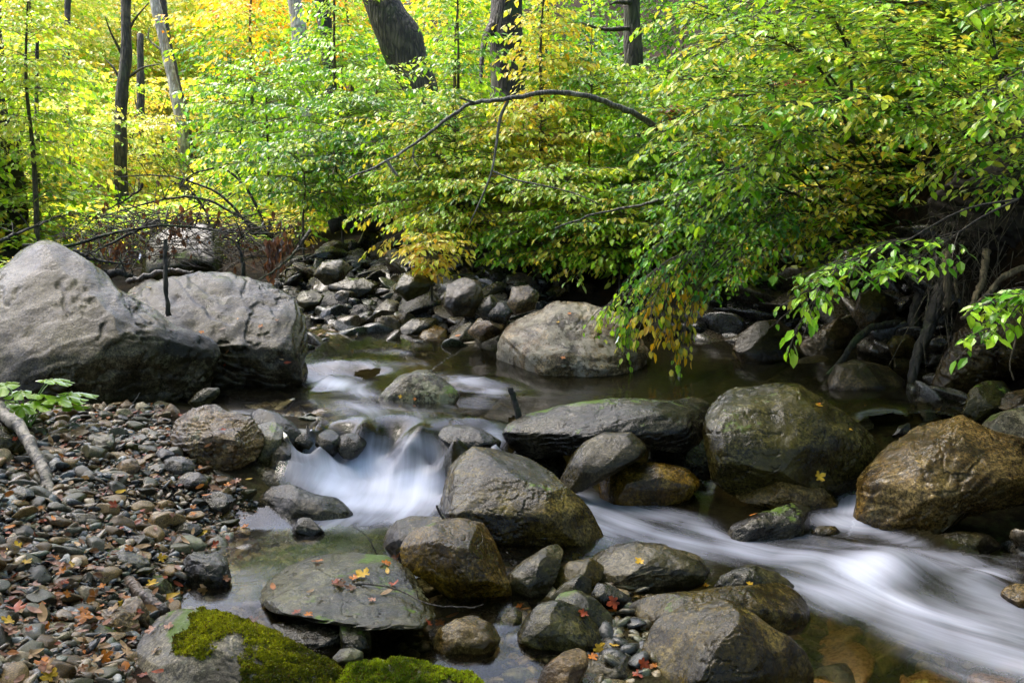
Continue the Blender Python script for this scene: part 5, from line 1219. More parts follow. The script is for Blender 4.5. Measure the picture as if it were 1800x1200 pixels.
# ---- right bank thicket
DENS = 2.9
RG = {'green': 4, 'lime': 6, 'ylime': 3, 'yellow': 2}
RY = {'olive': 3, 'yellow': 4, 'lime': 3, 'green': 2, 'gold': 1}
RD = {'green': 5, 'dark': 3, 'lime': 2, 'olive': 2}
SHR = [
    ('many-stemmed shrub fanning left from the top of the right bank', [[(1765, 275, 6.3), (1740, 190, 6.2), (1650, 90, 6.0), (1540, 20, 5.8)], [(1760, 270, 6.3), (1690, 170, 6.1), (1580, 110, 5.9), (1450, 90, 5.7)], [(1770, 270, 6.4), (1760, 150, 6.5), (1740, 40, 6.5), (1720, -60, 6.4)], [(1775, 275, 6.3), (1800, 160, 6.2), (1830, 40, 6.1), (1840, -40, 6.0)], [(1755, 275, 6.3), (1660, 215, 6.0), (1540, 175, 5.7), (1400, 185, 5.5)]], RG, dict(n=16, ll=.066, L=(.3, .6))),
    ('dense green shrub arching over the creek from the right', [[(1560, 330, 7.6), (1480, 160, 7.2), (1360, 60, 6.8), (1230, 20, 6.4)], [(1560, 330, 7.6), (1460, 210, 7.1), (1330, 140, 6.6), (1210, 140, 6.3)], [(1550, 330, 7.6), (1430, 260, 7.0), (1320, 220, 6.5), (1220, 260, 6.2)], [(1560, 330, 7.6), (1520, 130, 7.3), (1450, 20, 7.0), (1380, -60, 6.8)]], RG, dict(n=16, ll=.064, L=(.3, .6))),
    ('small-leaved glossy shrub drooping over the lichen boulder', [[(1480, 380, 7.6), (1380, 300, 7.2), (1280, 300, 6.9), (1180, 370, 6.7)], [(1480, 380, 7.6), (1380, 340, 7.2), (1290, 370, 6.9), (1210, 460, 6.7)], [(1480, 390, 7.6), (1400, 370, 7.1), (1330, 400, 6.8), (1270, 480, 6.6)], [(1480, 380, 7.6), (1400, 280, 7.3), (1300, 240, 7.1), (1190, 290, 7.0)], [(1480, 385, 7.6), (1360, 330, 7.0), (1240, 360, 6.8), (1140, 460, 6.7)]], {'green': 4, 'lime': 4, 'cool': 3, 'dark': 1}, dict(n=10, ll=.052, L=(.25, .5), down=.05, droop=.3)),
    ('yellowing small-leaved shrub in the middle of the right bank', [[(1580, 400, 7.9), (1520, 300, 7.6), (1440, 250, 7.4), (1370, 260, 7.2)], [(1580, 400, 7.9), (1500, 340, 7.6), (1420, 330, 7.3), (1350, 380, 7.1)], [(1590, 400, 7.9), (1560, 290, 7.7), (1520, 220, 7.5), (1460, 190, 7.4)], [(1580, 400, 7.9), (1480, 370, 7.4), (1400, 400, 7.1), (1340, 450, 7.0)], [(1600, 400, 7.9), (1620, 280, 7.7), (1650, 230, 7.5), (1700, 220, 7.4)]], RY, dict(n=15, ll=.053, L=(.25, .45), down=.1)),
    ('gold and green spray hanging low beside the lichen boulder', [[(1290, 430, 7.1), (1240, 450, 6.9), (1200, 510, 6.75), (1165, 575, 6.65)], [(1290, 430, 7.1), (1250, 470, 6.8), (1215, 540, 6.65), (1195, 610, 6.6)], [(1280, 420, 7.1), (1220, 440, 6.9), (1170, 490, 6.7), (1135, 550, 6.6)]], {'gold': 3, 'yellow': 4, 'lime': 1, 'olive': 2}, dict(n=7, ll=.066, L=(.18, .32), down=.3, droop=.45, r=.007)),
    ('lime spray reaching left over the top of the lichen boulder', [[(1260, 440, 7.2), (1190, 450, 6.95), (1120, 500, 6.8), (1060, 540, 6.7)], [(1250, 430, 7.2), (1170, 470, 6.9), (1110, 540, 6.75), (1100, 600, 6.7)]], {'lime': 4, 'ylime': 3, 'green': 2}, dict(n=7, ll=.053, L=(.18, .34), down=.25, droop=.4, r=.006)),
    ('bright green bough reaching left across the dark hollow', [[(1790, 350, 5.4), (1720, 385, 5.3), (1640, 440, 5.2), (1560, 480, 5.1)], [(1790, 350, 5.4), (1690, 370, 5.3), (1580, 430, 5.2), (1470, 470, 5.1), (1420, 545, 5.05)]], {'lime': 5, 'green': 5}, dict(n=9, ll=.064, L=(.2, .36), start=.45, droop=.18, r=.007)),
    ('bright green twig entering from the right edge above the golden-brown boulder', [[(1900, 470, 4.7), (1840, 500, 4.65), (1780, 545, 4.6), (1715, 600, 4.55)], [(1900, 500, 4.7), (1850, 510, 4.65), (1800, 520, 4.6), (1755, 530, 4.58)]], {'lime': 6, 'green': 5}, dict(n=7, ll=.064, L=(.14, .24), start=.2, droop=.18, r=.006)),
    ('light green twig at the upper right edge', [[(1900, 60, 5.0), (1850, 90, 4.9), (1790, 130, 4.8), (1740, 160, 4.75)], [(1900, 10, 5.0), (1840, 10, 4.9), (1780, 0, 4.8), (1730, 15, 4.75)], [(1900, 120, 5.0), (1850, 150, 4.9), (1800, 170, 4.85), (1760, 200, 4.8)]], {'lime': 6, 'ylime': 2, 'green': 4}, dict(n=7, ll=.066, L=(.16, .28), start=.1, droop=.18, r=.006)),
    ('deep green shrub filling the slope behind the right thicket', [[(1700, 330, 8.6), (1640, 180, 8.3), (1560, 80, 8.1), (1480, 30, 8.0)], [(1650, 340, 8.6), (1560, 260, 8.3), (1480, 180, 8.2), (1400, 130, 8.1)], [(1720, 330, 8.6), (1720, 180, 8.5), (1700, 90, 8.4), (1660, 10, 8.3)], [(1640, 350, 8.6), (1700, 260, 8.2), (1720, 220, 8.0), (1760, 200, 7.8)]], RD, dict(n=16, ll=.064, L=(.3, .6))),
    ('leafy green shrub overhanging the top right of the creek', [[(1500, 250, 6.8), (1440, 120, 6.3), (1330, 60, 5.9), (1240, 90, 5.6)], [(1500, 250, 6.8), (1400, 180, 6.3), (1290, 170, 5.9), (1190, 220, 5.7)], [(1500, 250, 6.8), (1490, 90, 6.5), (1440, 0, 6.2), (1380, -50, 6.0)], [(1500, 250, 6.8), (1440, 230, 6.3), (1370, 250, 6.0), (1290, 320, 5.8)]], RG, dict(n=13, ll=.066, L=(.25, .5))),
    ('olive shrub with yellow leaves under the bright bough', [[(1620, 420, 7.4), (1560, 370, 7.2), (1500, 360, 7.1), (1440, 400, 7.0)], [(1620, 420, 7.4), (1600, 350, 7.3), (1560, 310, 7.2), (1500, 300, 7.1)], [(1620, 420, 7.4), (1540, 410, 7.1), (1480, 440, 6.9), (1430, 490, 6.8)]], RY, dict(n=13, ll=.064, L=(.2, .4), down=.1)),
    ('green shrub with drooping boughs at the right edge of the thicket', [[(1830, 300, 7.2), (1810, 180, 7.0), (1740, 110, 6.8), (1660, 110, 6.6)], [(1830, 300, 7.2), (1770, 220, 6.9), (1690, 190, 6.7), (1610, 230, 6.5)], [(1840, 300, 7.2), (1850, 160, 7.1), (1820, 60, 6.9), (1770, 10, 6.8)], [(1830, 310, 7.2), (1800, 250, 6.8), (1740, 240, 6.6), (1670, 290, 6.4)]], RG, dict(n=13, ll=.064, L=(.3, .55))),
    ('olive shrub high on the slope at the top right', [[(1750, 240, 8.8), (1700, 130, 8.6), (1620, 60, 8.5), (1540, 50, 8.4)], [(1750, 240, 8.8), (1760, 120, 8.7), (1750, 40, 8.6), (1720, -30, 8.5)], [(1850, 240, 8.8), (1840, 120, 8.7), (1810, 30, 8.6), (1780, -20, 8.5)], [(1700, 260, 8.8), (1620, 200, 8.6), (1550, 170, 8.5), (1470, 190, 8.4)]], {'olive': 3, 'green': 4, 'yellow': 2, 'lime': 2}, dict(n=14, ll=.08, L=(.35, .6))),
    ('leafy boughs hiding the top of the earth bank at the right edge', [[(1920, 190, 6.2), (1850, 220, 6.0), (1780, 250, 5.9), (1710, 290, 5.8)], [(1920, 230, 6.2), (1860, 270, 6.0), (1800, 300, 5.9), (1740, 335, 5.8)], [(1920, 170, 6.2), (1840, 170, 6.0), (1760, 190, 5.9), (1680, 240, 5.8)]], RG, dict(n=10, ll=.064, L=(.25, .45), start=.1)),
    ('red-tinged vine leaves on the slope between the thickets', [[(1240, 250, 8.4), (1230, 210, 8.3), (1200, 190, 8.2), (1180, 200, 8.1)], [(1330, 200, 8.2), (1350, 160, 8.1), (1390, 140, 8.0), (1430, 150, 7.9)]], {'red': 5, 'orange': 2, 'olive': 1}, dict(n=5, ll=.085, L=(.12, .2), r=.006)),
    ('green shrub in the gap behind the drooping small-leaved shrub', [[(1330, 400, 8.6), (1280, 300, 8.3), (1230, 230, 8.2), (1170, 190, 8.1)], [(1330, 400, 8.6), (1250, 340, 8.3), (1180, 320, 8.2), (1110, 340, 8.1)], [(1330, 400, 8.6), (1330, 290, 8.5), (1310, 200, 8.4), (1270, 130, 8.3)]], {'green': 5, 'dark': 2, 'lime': 3, 'yellow': 2}, dict(n=14, ll=.07, L=(.3, .5))),
]
for i, (lb, st, pw, kw) in enumerate(SHR):
    NLEAF += shrub('shrub', lb, st, pw, 900 + i, group='shrubs of the right bank', **dict(kw, n=int(kw['n'] * DENS)))

# ---- leaf mass of the far slopes, too far to tell apart
PALK = .8
def far_wood():
    rs = np.random.default_rng(5); lv = Leaves()
    for k in range(4200):
        t = rs.uniform(28, 60); px = rs.uniform(-250, 2050); x = (px - 900) / F * t
        g = h1(x, t); z = g + rs.uniform(0.3, 1) ** 1.2 * rs.uniform(2, 15)
        p = np.array([x, t, z]); a = rs.uniform(0, 6.28)
        pw = Y1 if px < 420 else (GY if px < 800 else GR)
        spray(rs, lv, None, p, (math.cos(a), math.sin(a), .1), rs.uniform(1.2, 2.6), .26, pw, droop=.3, gap=1.1, tubes=False, clump=.7, flat=.45, side=.6)
    o = link('distant_forest', lv.mesh('distant_forest', M['leaf_far'], False)); tag(o, 'far wooded valley slopes in yellow and green', None, None, 'stuff')
    return lv.count()
NLEAF += far_wood()
# ---- ground cover
PALK = 1.0
def cover():
    rs = np.random.default_rng(8); lv = Leaves()
    spots = [(1050, 8.6, 1700, 11, 1500, RD), (1230, 7.9, 1720, 9.4, 1300, {'green': 4, 'dark': 3, 'olive': 3, 'yellow': 1}), (0, 11.5, 500, 16, 900, GY), (520, 12.2, 1100, 16, 1200, GY), (800, 10, 1100, 13, 500, GY), (1000, 10.5, 1900, 16, 1900, RD), (560, 16, 1100, 24, 700, GY), (-100, 16, 500, 26, 700, Y1), (-900, 8, 40, 18, 1500, YG), (2150, 5.5, 2700, 9, 500, RD)]
    for (x0, t0, x1, t1, n, pw) in spots:
        for k in range(n):
            t = rs.uniform(t0, t1); px = rs.uniform(x0, x1); x = (px - 900) / F * t; y = t * .9945
            p = np.array([x, y, h1(x, y) + rs.uniform(.05, .5)]); a = rs.uniform(0, 6.28)
            spray(rs, lv, None, p, (math.cos(a), math.sin(a), .25), rs.uniform(.25, .6), .08 + .003 * t, pw, droop=.3, tubes=False, clump=.7, flat=.35)
    o = link('undergrowth', lv.mesh('undergrowth', M['leaf_far'], False)); tag(o, 'low leafy undergrowth covering the banks', None, None, 'stuff')
    return lv.count()
NLEAF += cover()

# ---- unseen wood added on this side to shade water and stones from low sky
def shading_wood():
    rs = np.random.default_rng(15); lv = Leaves()
    for k in range(2400):
        a = rs.uniform(math.radians(150), math.radians(395)); R = rs.uniform(7.5, 13)
        x, y = R * math.cos(a), R * math.sin(a) + 1.5
        if y > 1.0 + abs(x) * .52 - 1.2: continue
        z = h1(x, y) + 11 * rs.random() ** .8 + .3
        q = rs.uniform(0, 6.28)
        spray(rs, lv, None, np.array([x, y, z]), (math.cos(q), math.sin(q), .1), rs.uniform(1.2, 2.4), .34, {'dark': 6, 'green': 1}, droop=.3, gap=1.0, tubes=False, flat=.6, side=.6)
    for k in range(2000):   # unseen boughs added to block sun and sky, gap left for rock highlights
        x, y = rs.uniform(-10, 11), rs.uniform(-5, 12.5)
        if ((x + .5) / 2.4) ** 2 + ((y - 4.0) / 2.6) ** 2 < 1 or (-1.9 < x < 1.3 and y > 2): continue
        z = rs.uniform(7.5, 11) + max(0, abs(x) - 5) * .3; q = rs.uniform(0, 6.28)
        spray(rs, lv, None, np.array([x, y, z]), (math.cos(q), math.sin(q), .1), rs.uniform(1.2, 2.4), .30, {'dark': 6, 'green': 2}, droop=.2, gap=1.0, tubes=False, flat=.4, side=.6)
    o = link('shading_forest', lv.mesh('shading_forest', M['leaf_far'], False)); tag(o, 'unseen leafy wood added around this side of the creek for shade', None, None, 'stuff')
    return lv.count()
NLEAF += shading_wood()
# ------------------------------------------------------------------ dead wood
def stick(name, label, pts, r0, r1, mat, seed, kids=(), cat='branch', group=None, n=22, wob=.14, sides=9, kid='twig', kink=1.0):
    P = smooth_curve([at(*p) for p in pts], n)
    kr = np.random.default_rng(seed); P[1:-1] += kr.normal(size=(n - 2, 3)) * r0 * .28 * kink
    org = P[0].copy()
    tb = Tubes(sides); tb.add(P, np.linspace(r0, r1, n), wob=wob, seed=seed)
    if not kids:
        o = link(name, tb.mesh(name, M[mat], org), None, org); return tag(o, label, cat, group)
    root = empty(name, org); tag(root, label, cat, group)
    link('limb', tb.mesh('limb', M[mat], org), root)
    for k, q in enumerate(kids):
        *q, a, b = q
        l = Tubes(6); l.add(smooth_curve([at(*x) for x in q], 12), np.linspace(a, b, 12), wob=.12, seed=seed + k)
        link(kid, l.mesh(kid, M[mat], org), root)
    return root
stick('branch', 'long bare grey branch arching over the thicket in the middle', [(1188, 280, 8.3), (1165, 235, 8.2), (1130, 208, 8.1), (1080, 185, 8.0), (1030, 168, 7.9), (960, 163, 7.8), (890, 174, 7.8), (835, 181, 7.8), (800, 200, 7.8), (745, 240, 7.8), (690, 278, 7.8), (612, 314, 7.8)], .030, .007, 'limb', 31, n=60, kink=.5,
      kids=[([893, 178, 7.8], [880, 205, 7.78], [873, 250, 7.76], [865, 300, 7.75], [850, 340, 7.72], [825, 395, 7.7], .014, .006), ([865, 300, 7.75], [900, 315, 7.7], [950, 325, 7.65], [1010, 340, 7.6], [1060, 362, 7.55], .008, .004),
            ([835, 181, 7.8], [820, 176, 7.75], [808, 172, 7.7], .010, .008), ([728, 258, 7.8], [727, 280, 7.78], [740, 300, 7.76], .006, .003), ([680, 282, 7.8], [690, 298, 7.8], [700, 310, 7.8], .012, .010)])
stick('branch', 'thin pale bare branch low across the thicket, right of centre', [(1250, 318, 7.6), (1180, 345, 7.6), (1120, 362, 7.6), (1050, 375, 7.6), (975, 402, 7.6)], .014, .006, 'limb', 32)
stick('log', 'dark fallen log lying behind the rock pile', [(580, 400, 10.9), (640, 391, 11), (700, 383, 11.1), (760, 378, 11.2)], .075, .10, 'bark_dark', 33, cat='log', sides=14)
stick('log', 'second fallen log, thinner, below the dark one at the brush pile', [(385, 410, 11.5), (450, 406, 11.6), (520, 402, 11.7)], .05, .06, 'bark_dark', 34, cat='log')
stick('branch', 'brown barkless branch lying on top of the flat-topped boulder', [(224, 497, 7.3), (250, 487, 7.3), (285, 480, 7.35), (310, 476, 7.4), (340, 479, 7.4)], .022, .015, 'driftwood', 35)
stick('stump', 'upright broken stick edged with bracket fungus between the two big left boulders', [(297, 555, 6.25), (293, 520, 6.25), (291, 480, 6.25), (291, 450, 6.27), (290, 422, 6.3)], .015, .012, 'bark', 36, cat='stick', wob=.35, kink=.5)
stick('stick', 'short dark broken stick standing in the pool by the long slab', [(913, 742, 5.35), (909, 720, 5.35), (903, 700, 5.35), (897, 681, 5.35)], .017, .015, 'bark_dark', 37, cat='stick', kink=.3)
stick('branch', 'peeling birch branch lying on the gravel at the left edge', [(-30, 700, 4.9), (0, 722, 4.75), (35, 752, 4.6), (58, 790, 4.45), (78, 830, 4.3), (92, 870, 4.2), (104, 916, 4.1)], .034, .020, 'birch', 38, n=30, kink=.35, wob=.22, sides=12)
stick('driftwood', 'dark curved driftwood stick on the gravel at the lower left', [(150, 1008, 3.72), (175, 1010, 3.68), (215, 1016, 3.6), (232, 1030, 3.5), (255, 1050, 3.42), (290, 1078, 3.35)], .026, .020, 'driftwood', 39, cat='driftwood', kink=.4, wob=.2, sides=12)
stick('twig', 'long thin twig lying over the flat leaf-strewn rock', [(600, 1026, 3.6), (650, 1026, 3.55), (700, 1036, 3.5), (750, 1060, 3.42), (800, 1066, 3.4), (835, 1067, 3.38)], .0035, .002, 'twig', 40, cat='twig', kids=[([735, 1052, 3.45], [733, 1040, 3.45], [729, 1025, 3.45], .002, .001), ([835, 1066, 3.4], [850, 1062, 3.38], .002, .001)])
stick('twig', 'thin upright twig left of the egg-shaped brown boulder', [(663, 975, 4.0), (650, 950, 4.0), (637, 935, 4.0), (620, 925, 4.0)], .003, .0015, 'twig', 41, cat='twig')
stick('twig', 'short dark twig against the foot of the large middle boulder', [(780, 912, 4.0), (772, 900, 4.0), (767, 888, 4.0)], .005, .004, 'twig', 42, cat='twig')
stick('twig', 'thin pale twig stuck upright in the gravel by the huge left boulder', [(228, 718, 5.7), (236, 705, 5.7), (246, 690, 5.7)], .004, .002, 'limb', 43, cat='twig')
stick('branch', 'dark branch lying at the foot of the huge left boulder', [(100, 695, 5.75), (130, 705, 5.75), (185, 716, 5.8)], .012, .006, 'twig', 44)
# brush pile
rsb = np.random.default_rng(21)
ARCH = [('dead branch arching highest over the brush pile', [(470, 412, 11), (440, 340, 11), (400, 300, 11), (370, 296, 11), (330, 312, 11), (310, 345, 11)]),
        ('long low dead branch arching across the brush pile', [(480, 418, 10.6), (420, 380, 10.6), (360, 350, 10.6), (300, 348, 10.6), (230, 365, 10.6), (165, 385, 10.6)]),
        ('dead branch curving left from the middle of the brush pile', [(440, 400, 11.2), (390, 345, 11.2), (330, 318, 11.2), (270, 308, 11.2), (200, 312, 11.2)]),
        ('dead branch slanting down to the left of the brush pile', [(250, 322, 10.9), (245, 335, 10.9), (215, 355, 10.9), (180, 372, 10.9)]),
        ('dead branch curving steeply at the right of the brush pile', [(375, 415, 11.1), (360, 370, 11.1), (335, 335, 11.1), (300, 318, 11.1)]),
        ('forked dark branch rising right of the flat-topped boulder', [(428, 485, 8.6), (425, 450, 8.6), (420, 425, 8.6), (440, 405, 8.5)]),
        ('dark dead branch lying low before the brush pile', [(40, 432, 8.5), (120, 432, 8.6), (200, 410, 8.8), (300, 395, 9), (400, 408, 9.2), (500, 410, 9.4)]),
        ('bleached dead branch behind the huge left boulder', [(130, 440, 8.3), (160, 455, 8.3), (200, 462, 8.3), (240, 465, 8.3)]),
        ('thin dead branch sloping over the right end of the rock pile', [(545, 405, 9.3), (520, 440, 9.1), (490, 470, 8.9), (455, 492, 8.7)]),
        ('thin dead branch crossing the flat-topped boulder from behind', [(280, 385, 9.5), (230, 410, 9.2), (170, 440, 9), (120, 462, 8.8)]),
        ('dead branch at the left behind the huge boulder crown', [(0, 425, 8.4), (30, 410, 8.6), (70, 395, 8.8), (110, 375, 9)]),
        ('stout dead branch in the dark gap behind the flat-topped boulder', [(180, 478, 7.9), (220, 482, 7.9), (250, 488, 7.9)])]
for i, (lb, p) in enumerate(ARCH):
    kids = []
    Pc = smooth_curve(np.array(p, float), 20)
    for k in range(7):
        q = Pc[rsb.integers(4, 17)]; a = rsb.uniform(0, 6.28); l = rsb.uniform(18, 60)
        e = q + np.array([math.cos(a) * l, -abs(math.sin(a)) * l * .7, rsb.normal() * .15]); mid = (q + e) / 2 + np.array([0, -6, 0])
        kids.append((list(q), list(mid), list(e), .006, .002))
    stick('dead_branch', lb, p, .018 if i != 11 else .04, .005, 'bark_dark', 200 + i, kink=.7, kids=kids, group='dead branches of the brush pile', cat='dead branch')
def brush():
    rs = np.random.default_rng(3); tb = Tubes(3); lv = Leaves()
    for k in range(950):
        px = rs.normal(310, 110); py = rs.uniform(375, 462); t = rs.uniform(9.2, 11.2)
        if px < 90 or px > 520: continue
        p = at(px, py, t); a = rs.uniform(0, 6.28); l = rs.uniform(.15, .6)
        d = np.array([math.cos(a), math.sin(a) * .6, rs.normal() * .35])
        P = np.array([p, p + d * l * .5 + [0, 0, .03 * rs.normal()], p + d * l]); P[:, 2] -= np.array([0, .02, .08]) * l
        tb.add(P, [.005, .004, .002], cap=False)
        if rs.random() < .16:
            n = 3; lv.add(P[[1, 2, 2]] , np.tile([0.1, 0, -1.0], (n, 1)) + rs.normal(size=(n, 3)) * .3, rs.normal(size=(n, 3)) + [0, -.5, .2], rs.uniform(.05, .09, n), np.tile([.13, .06, .03], (n, 1)) * rs.uniform(.6, 1.6, (n, 1)))
    for k in range(9):   # clusters of withered hanging leaves
        px, py = [(478, 430), (485, 450), (475, 465), (330, 380), (310, 392), (220, 440), (200, 430), (290, 440), (500, 425)][k]
        for j in range(26):
            p = at(px + rs.normal() * 8, py + rs.normal() * 10, 9.0 if px > 400 else 9.6)
            lv.add(p[None], np.array([[.1 * rs.normal(), .1 * rs.normal(), -1]]), rs.normal(size=(1, 3)), rs.uniform(.05, .10, 1), np.array([[.16, .07, .04]]) * rs.uniform(.6, 1.7))
    o = link('brush', tb.mesh('brush', M['twig'])); tag(o, 'tangle of fine brown brushwood behind the left boulders', None, None, 'stuff')
    o = link('withered_leaves', lv.mesh('withered_leaves', M['leaf_dead'])); tag(o, 'withered brown leaves hanging in the brushwood', None, None, 'stuff')
brush()
# exposed roots and the undercut bank on the right
ROOTS = [('thick dark root running down to the dark pool', [(1665, 470, 6.4), (1640, 560, 6.3), (1615, 620, 6.2), (1600, 690, 6.1)], .05, .03, 'bark_dark'),
         ('upright pale yellowish root under the bank', [(1663, 440, 6.25), (1664, 480, 6.2), (1666, 540, 6.2)], .026, .022, 'root'),
         ('slim pale root right of the upright one', [(1678, 470, 6.3), (1680, 500, 6.25), (1685, 525, 6.2)], .012, .010, 'root'),
         ('long tan root bending onto the layered ledge', [(1735, 440, 6.2), (1728, 490, 6.1), (1715, 520, 6.05), (1700, 560, 6.0)], .026, .014, 'root'),
         ('grey-brown root twisting over the layered ledge', [(1800, 470, 6.0), (1760, 490, 6.0), (1735, 520, 6.0), (1690, 560, 5.95)], .022, .012, 'root'),
         ('dark bent root across the shaded hollow', [(1580, 568, 6.8), (1540, 575, 6.7), (1510, 590, 6.6), (1490, 620, 6.5), (1460, 655, 6.4), (1440, 672, 6.4)], .028, .018, 'bark_dark'),
         ('forked dark root in the corner of the hollow', [(1625, 490, 6.9), (1610, 540, 6.8), (1600, 600, 6.7), (1612, 640, 6.6)], .04, .03, 'bark_dark'),
         ('thin hanging root at the right edge', [(1770, 560, 5.6), (1785, 590, 5.6), (1775, 640, 5.6), (1782, 668, 5.6)], .006, .004, 'root'),
         ('rusty torn root stub at the top of the bank', [(1740, 255, 6.35), (1715, 280, 6.3), (1695, 310, 6.25)], .03, .045, 'driftwood')]
for i, (lb, p, a, b, m) in enumerate(ROOTS):
    stick('tree_root', lb, p, a, b, m, 260 + i, cat='root', group='exposed roots of the right bank', wob=.22, kink=.45)
def rootlets():
    rs = np.random.default_rng(9); tb = Tubes(3)
    for k in range(170):
        px, py, t = rs.uniform(1630, 1830), rs.uniform(330, 560), rs.uniform(6.1, 6.6)
        p = at(px, py, t); l = rs.uniform(.1, .45); d = np.array([rs.normal() * .5, rs.normal() * .2, -1 + rs.normal() * .5])
        P = np.array([p, p + d * l * .5 + rs.normal(size=3) * .03, p + d * l + rs.normal(size=3) * .05]); tb.add(P, [.0035, .003, .0015], cap=False)
    o = link('rootlets', tb.mesh('rootlets', M['twig_far'])); tag(o, 'mat of fine rootlets hanging from the undercut bank', None, None, 'stuff')
rootlets()
# the undercut earth overhang: a lumpy clod with real thickness above the hollow
def clod(label, poly, t, depth, seed, mat):
    rock(label, poly, mat, t=t, depth=depth, tilt=.1, box=2.6, facets=2, amp=2.6, sub=6, seed=seed, strata=.8, ext=0, name='earth_bank', cat='bank')
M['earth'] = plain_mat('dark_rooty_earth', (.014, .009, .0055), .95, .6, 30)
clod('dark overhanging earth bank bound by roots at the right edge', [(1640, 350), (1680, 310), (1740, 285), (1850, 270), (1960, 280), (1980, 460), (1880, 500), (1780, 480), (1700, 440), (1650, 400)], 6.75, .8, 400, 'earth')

# ------------------------------------------------------------------ the leafy plant on the bar
def leafy_plant():
    b = at(45, 740, 5.0); b[2] = h1(b[0], b[1]); rs = np.random.default_rng(4)
    root = empty('leafy_plant', b); tag(root, 'bright green broad-leaved plant at the left edge before the huge boulder', 'plant')
    nL = 17
    for k in range(nL):
        px, py = rs.uniform(0, 125), rs.uniform(664, 725)
        if k == 0: px, py = 128, 690
        e = at(px, py, rs.uniform(4.85, 5.2))
        st = Tubes(5); st.add(smooth_curve([b + rs.normal(size=3) * .02, (b + e) / 2 + [0, 0, .04], e], 8), np.linspace(.004, .0025, 8))
        s = link('stalk', st.mesh('stalk', M_green, b), root)
        # lobed blade
        n = 30; a = np.arange(n) / n * 2 * math.pi
        r = .075 * (1 + .28 * np.cos(5 * a) + .08 * np.cos(15 * a)) * rs.uniform(.7, 1.15)
        out = np.array([e[0] - b[0], e[1] - b[1], 0]); out /= np.linalg.norm(out) + 1e-6
        side = np.array([-out[1], out[0], 0]); nrm = np.array([0, 0, 1.0]) + rs.normal(size=3) * .15
        X, Y = r * np.cos(a), r * np.sin(a)
        ring = e + np.outer(X + .04, out) + np.outer(Y, side); ring[:, 2] += -.35 * np.maximum(X, 0) - .25 * abs(Y) + .006 * np.cos(10 * a) - .3 * X * rs.normal() * .3
        half = e + (ring - e) * .5; half[:, 2] += .006
        V = np.vstack([[e], half, ring]) - b
        i = np.arange(n); j = (i + 1) % n
        col = np.tile(G['lime'], (2 * n + 1, 1)) * rs.uniform(.7, 1.15)
        link('leaf', np_mesh('leaf', V, [np.column_stack([np.zeros(n, int), 1 + i, 1 + j]), np.column_stack([1 + i, 1 + n + i, 1 + n + j, 1 + j])], [M['leaf_near']], col=col), s)
M_green = plain_mat('green_stalk', (.10, .20, .03), .5, .2)
leafy_plant()

# ------------------------------------------------------------------ fallen leaves
bpy.context.view_layer.update()
DG = bpy.context.evaluated_depsgraph_get()
FOL = {'shading_forest', 'foliage', 'twigs', 'branches', 'undergrowth', 'water', 'distant_forest', 'brush', 'withered_leaves', 'stem', 'trunk', 'limb', 'rootlets'}
HIDDEN = [o for o in COL.objects if o.type == 'MESH' and o.name.split('.')[0] in FOL]
for o in HIDDEN: o.hide_viewport = True
bpy.context.view_layer.update(); DG = bpy.context.evaluated_depsgraph_get()
def hit(px, py):
    d = FW + (px - 900) / F * RT + (600 - py) / F * UP; d /= np.linalg.norm(d)
    ok, loc, nrm, idx, ob, mx = SC.ray_cast(DG, Vector(CAM), Vector(d))
    return (loc, nrm, ob) if ok else None
LC = {'orange': (.50, .16, .018), 'yellow': (.60, .36, .03), 'red': (.30, .055, .018), 'brown': (.17, .07, .025), 'tan': (.38, .23, .11), 'pinkish': (.38, .19, .13)}
def maple(seed):
    rs = np.random.default_rng(seed); n = 48; a = np.arange(n) / n * 2 * math.pi
    lob = np.abs(np.cos(2.5 * a)) ** .8
    r = .34 + .66 * lob * (.62 + .38 * np.cos(a)) + .05 * np.cos(17 * a); r = np.where(abs(a - math.pi) < .35, r * .45, r)
    X, Y = r * np.cos(a), r * np.sin(a)
    curl = rs.uniform(.1, .55); tw = rs.normal() * .35
    Z = curl * (X * X + Y * Y) * rs.uniform(.4, 1) + tw * X * Y + .05 * rs.normal(size=n)
    V = np.vstack([[0, 0, 0], np.column_stack([X * .5, Y * .5, Z * .3 + .02]), np.column_stack([X, Y, Z])]); i = np.arange(n); j = (i + 1) % n
    return V, [np.column_stack([np.zeros(n, int), 1 + i, 1 + j]), np.column_stack([1 + i, 1 + n + i, 1 + n + j, 1 + j])]
def beech(seed):
    rs = np.random.default_rng(seed); s = np.linspace(0, 1, 9); w = .36 * np.sin(np.pi * s ** .85) ** .8
    c = rs.uniform(.05, .45); tw = rs.normal() * .3
    x = (s - .5) * 2
    def row(k): return np.column_stack([x, w * k * 1.0, c * x * x * .5 + .16 * abs(k) * w + tw * x * w * k])
    V = np.vstack([row(-1), row(0), row(1)]); i = np.arange(8)
    return V, [np.vstack([np.column_stack([i, i + 1, i + 10, i + 9]), np.column_stack([i + 9, i + 10, i + 19, i + 18])])]
LPROTO = {}
def leaf_proto(kind, color, k):
    key = (kind, color, k)
    if key not in LPROTO:
        V, Fl = (maple if kind == 'maple' else beech)(hash((kind == 'maple', k)) % 1000 + k)
        rs = np.random.default_rng(k); c = np.array(LC[color]) * rs.uniform(.75, 1.25)
        n = fbm(V * 2.3 + k * 3.1, k, 3)
        colv = np.clip(c[None] * (1 + .45 * n[:, None]) , .01, .9)
        LPROTO[key] = np_mesh('fallen_leaf', V, Fl, [M['leaf_dead']], col=colv)
    return LPROTO[key]
leaf_items = []
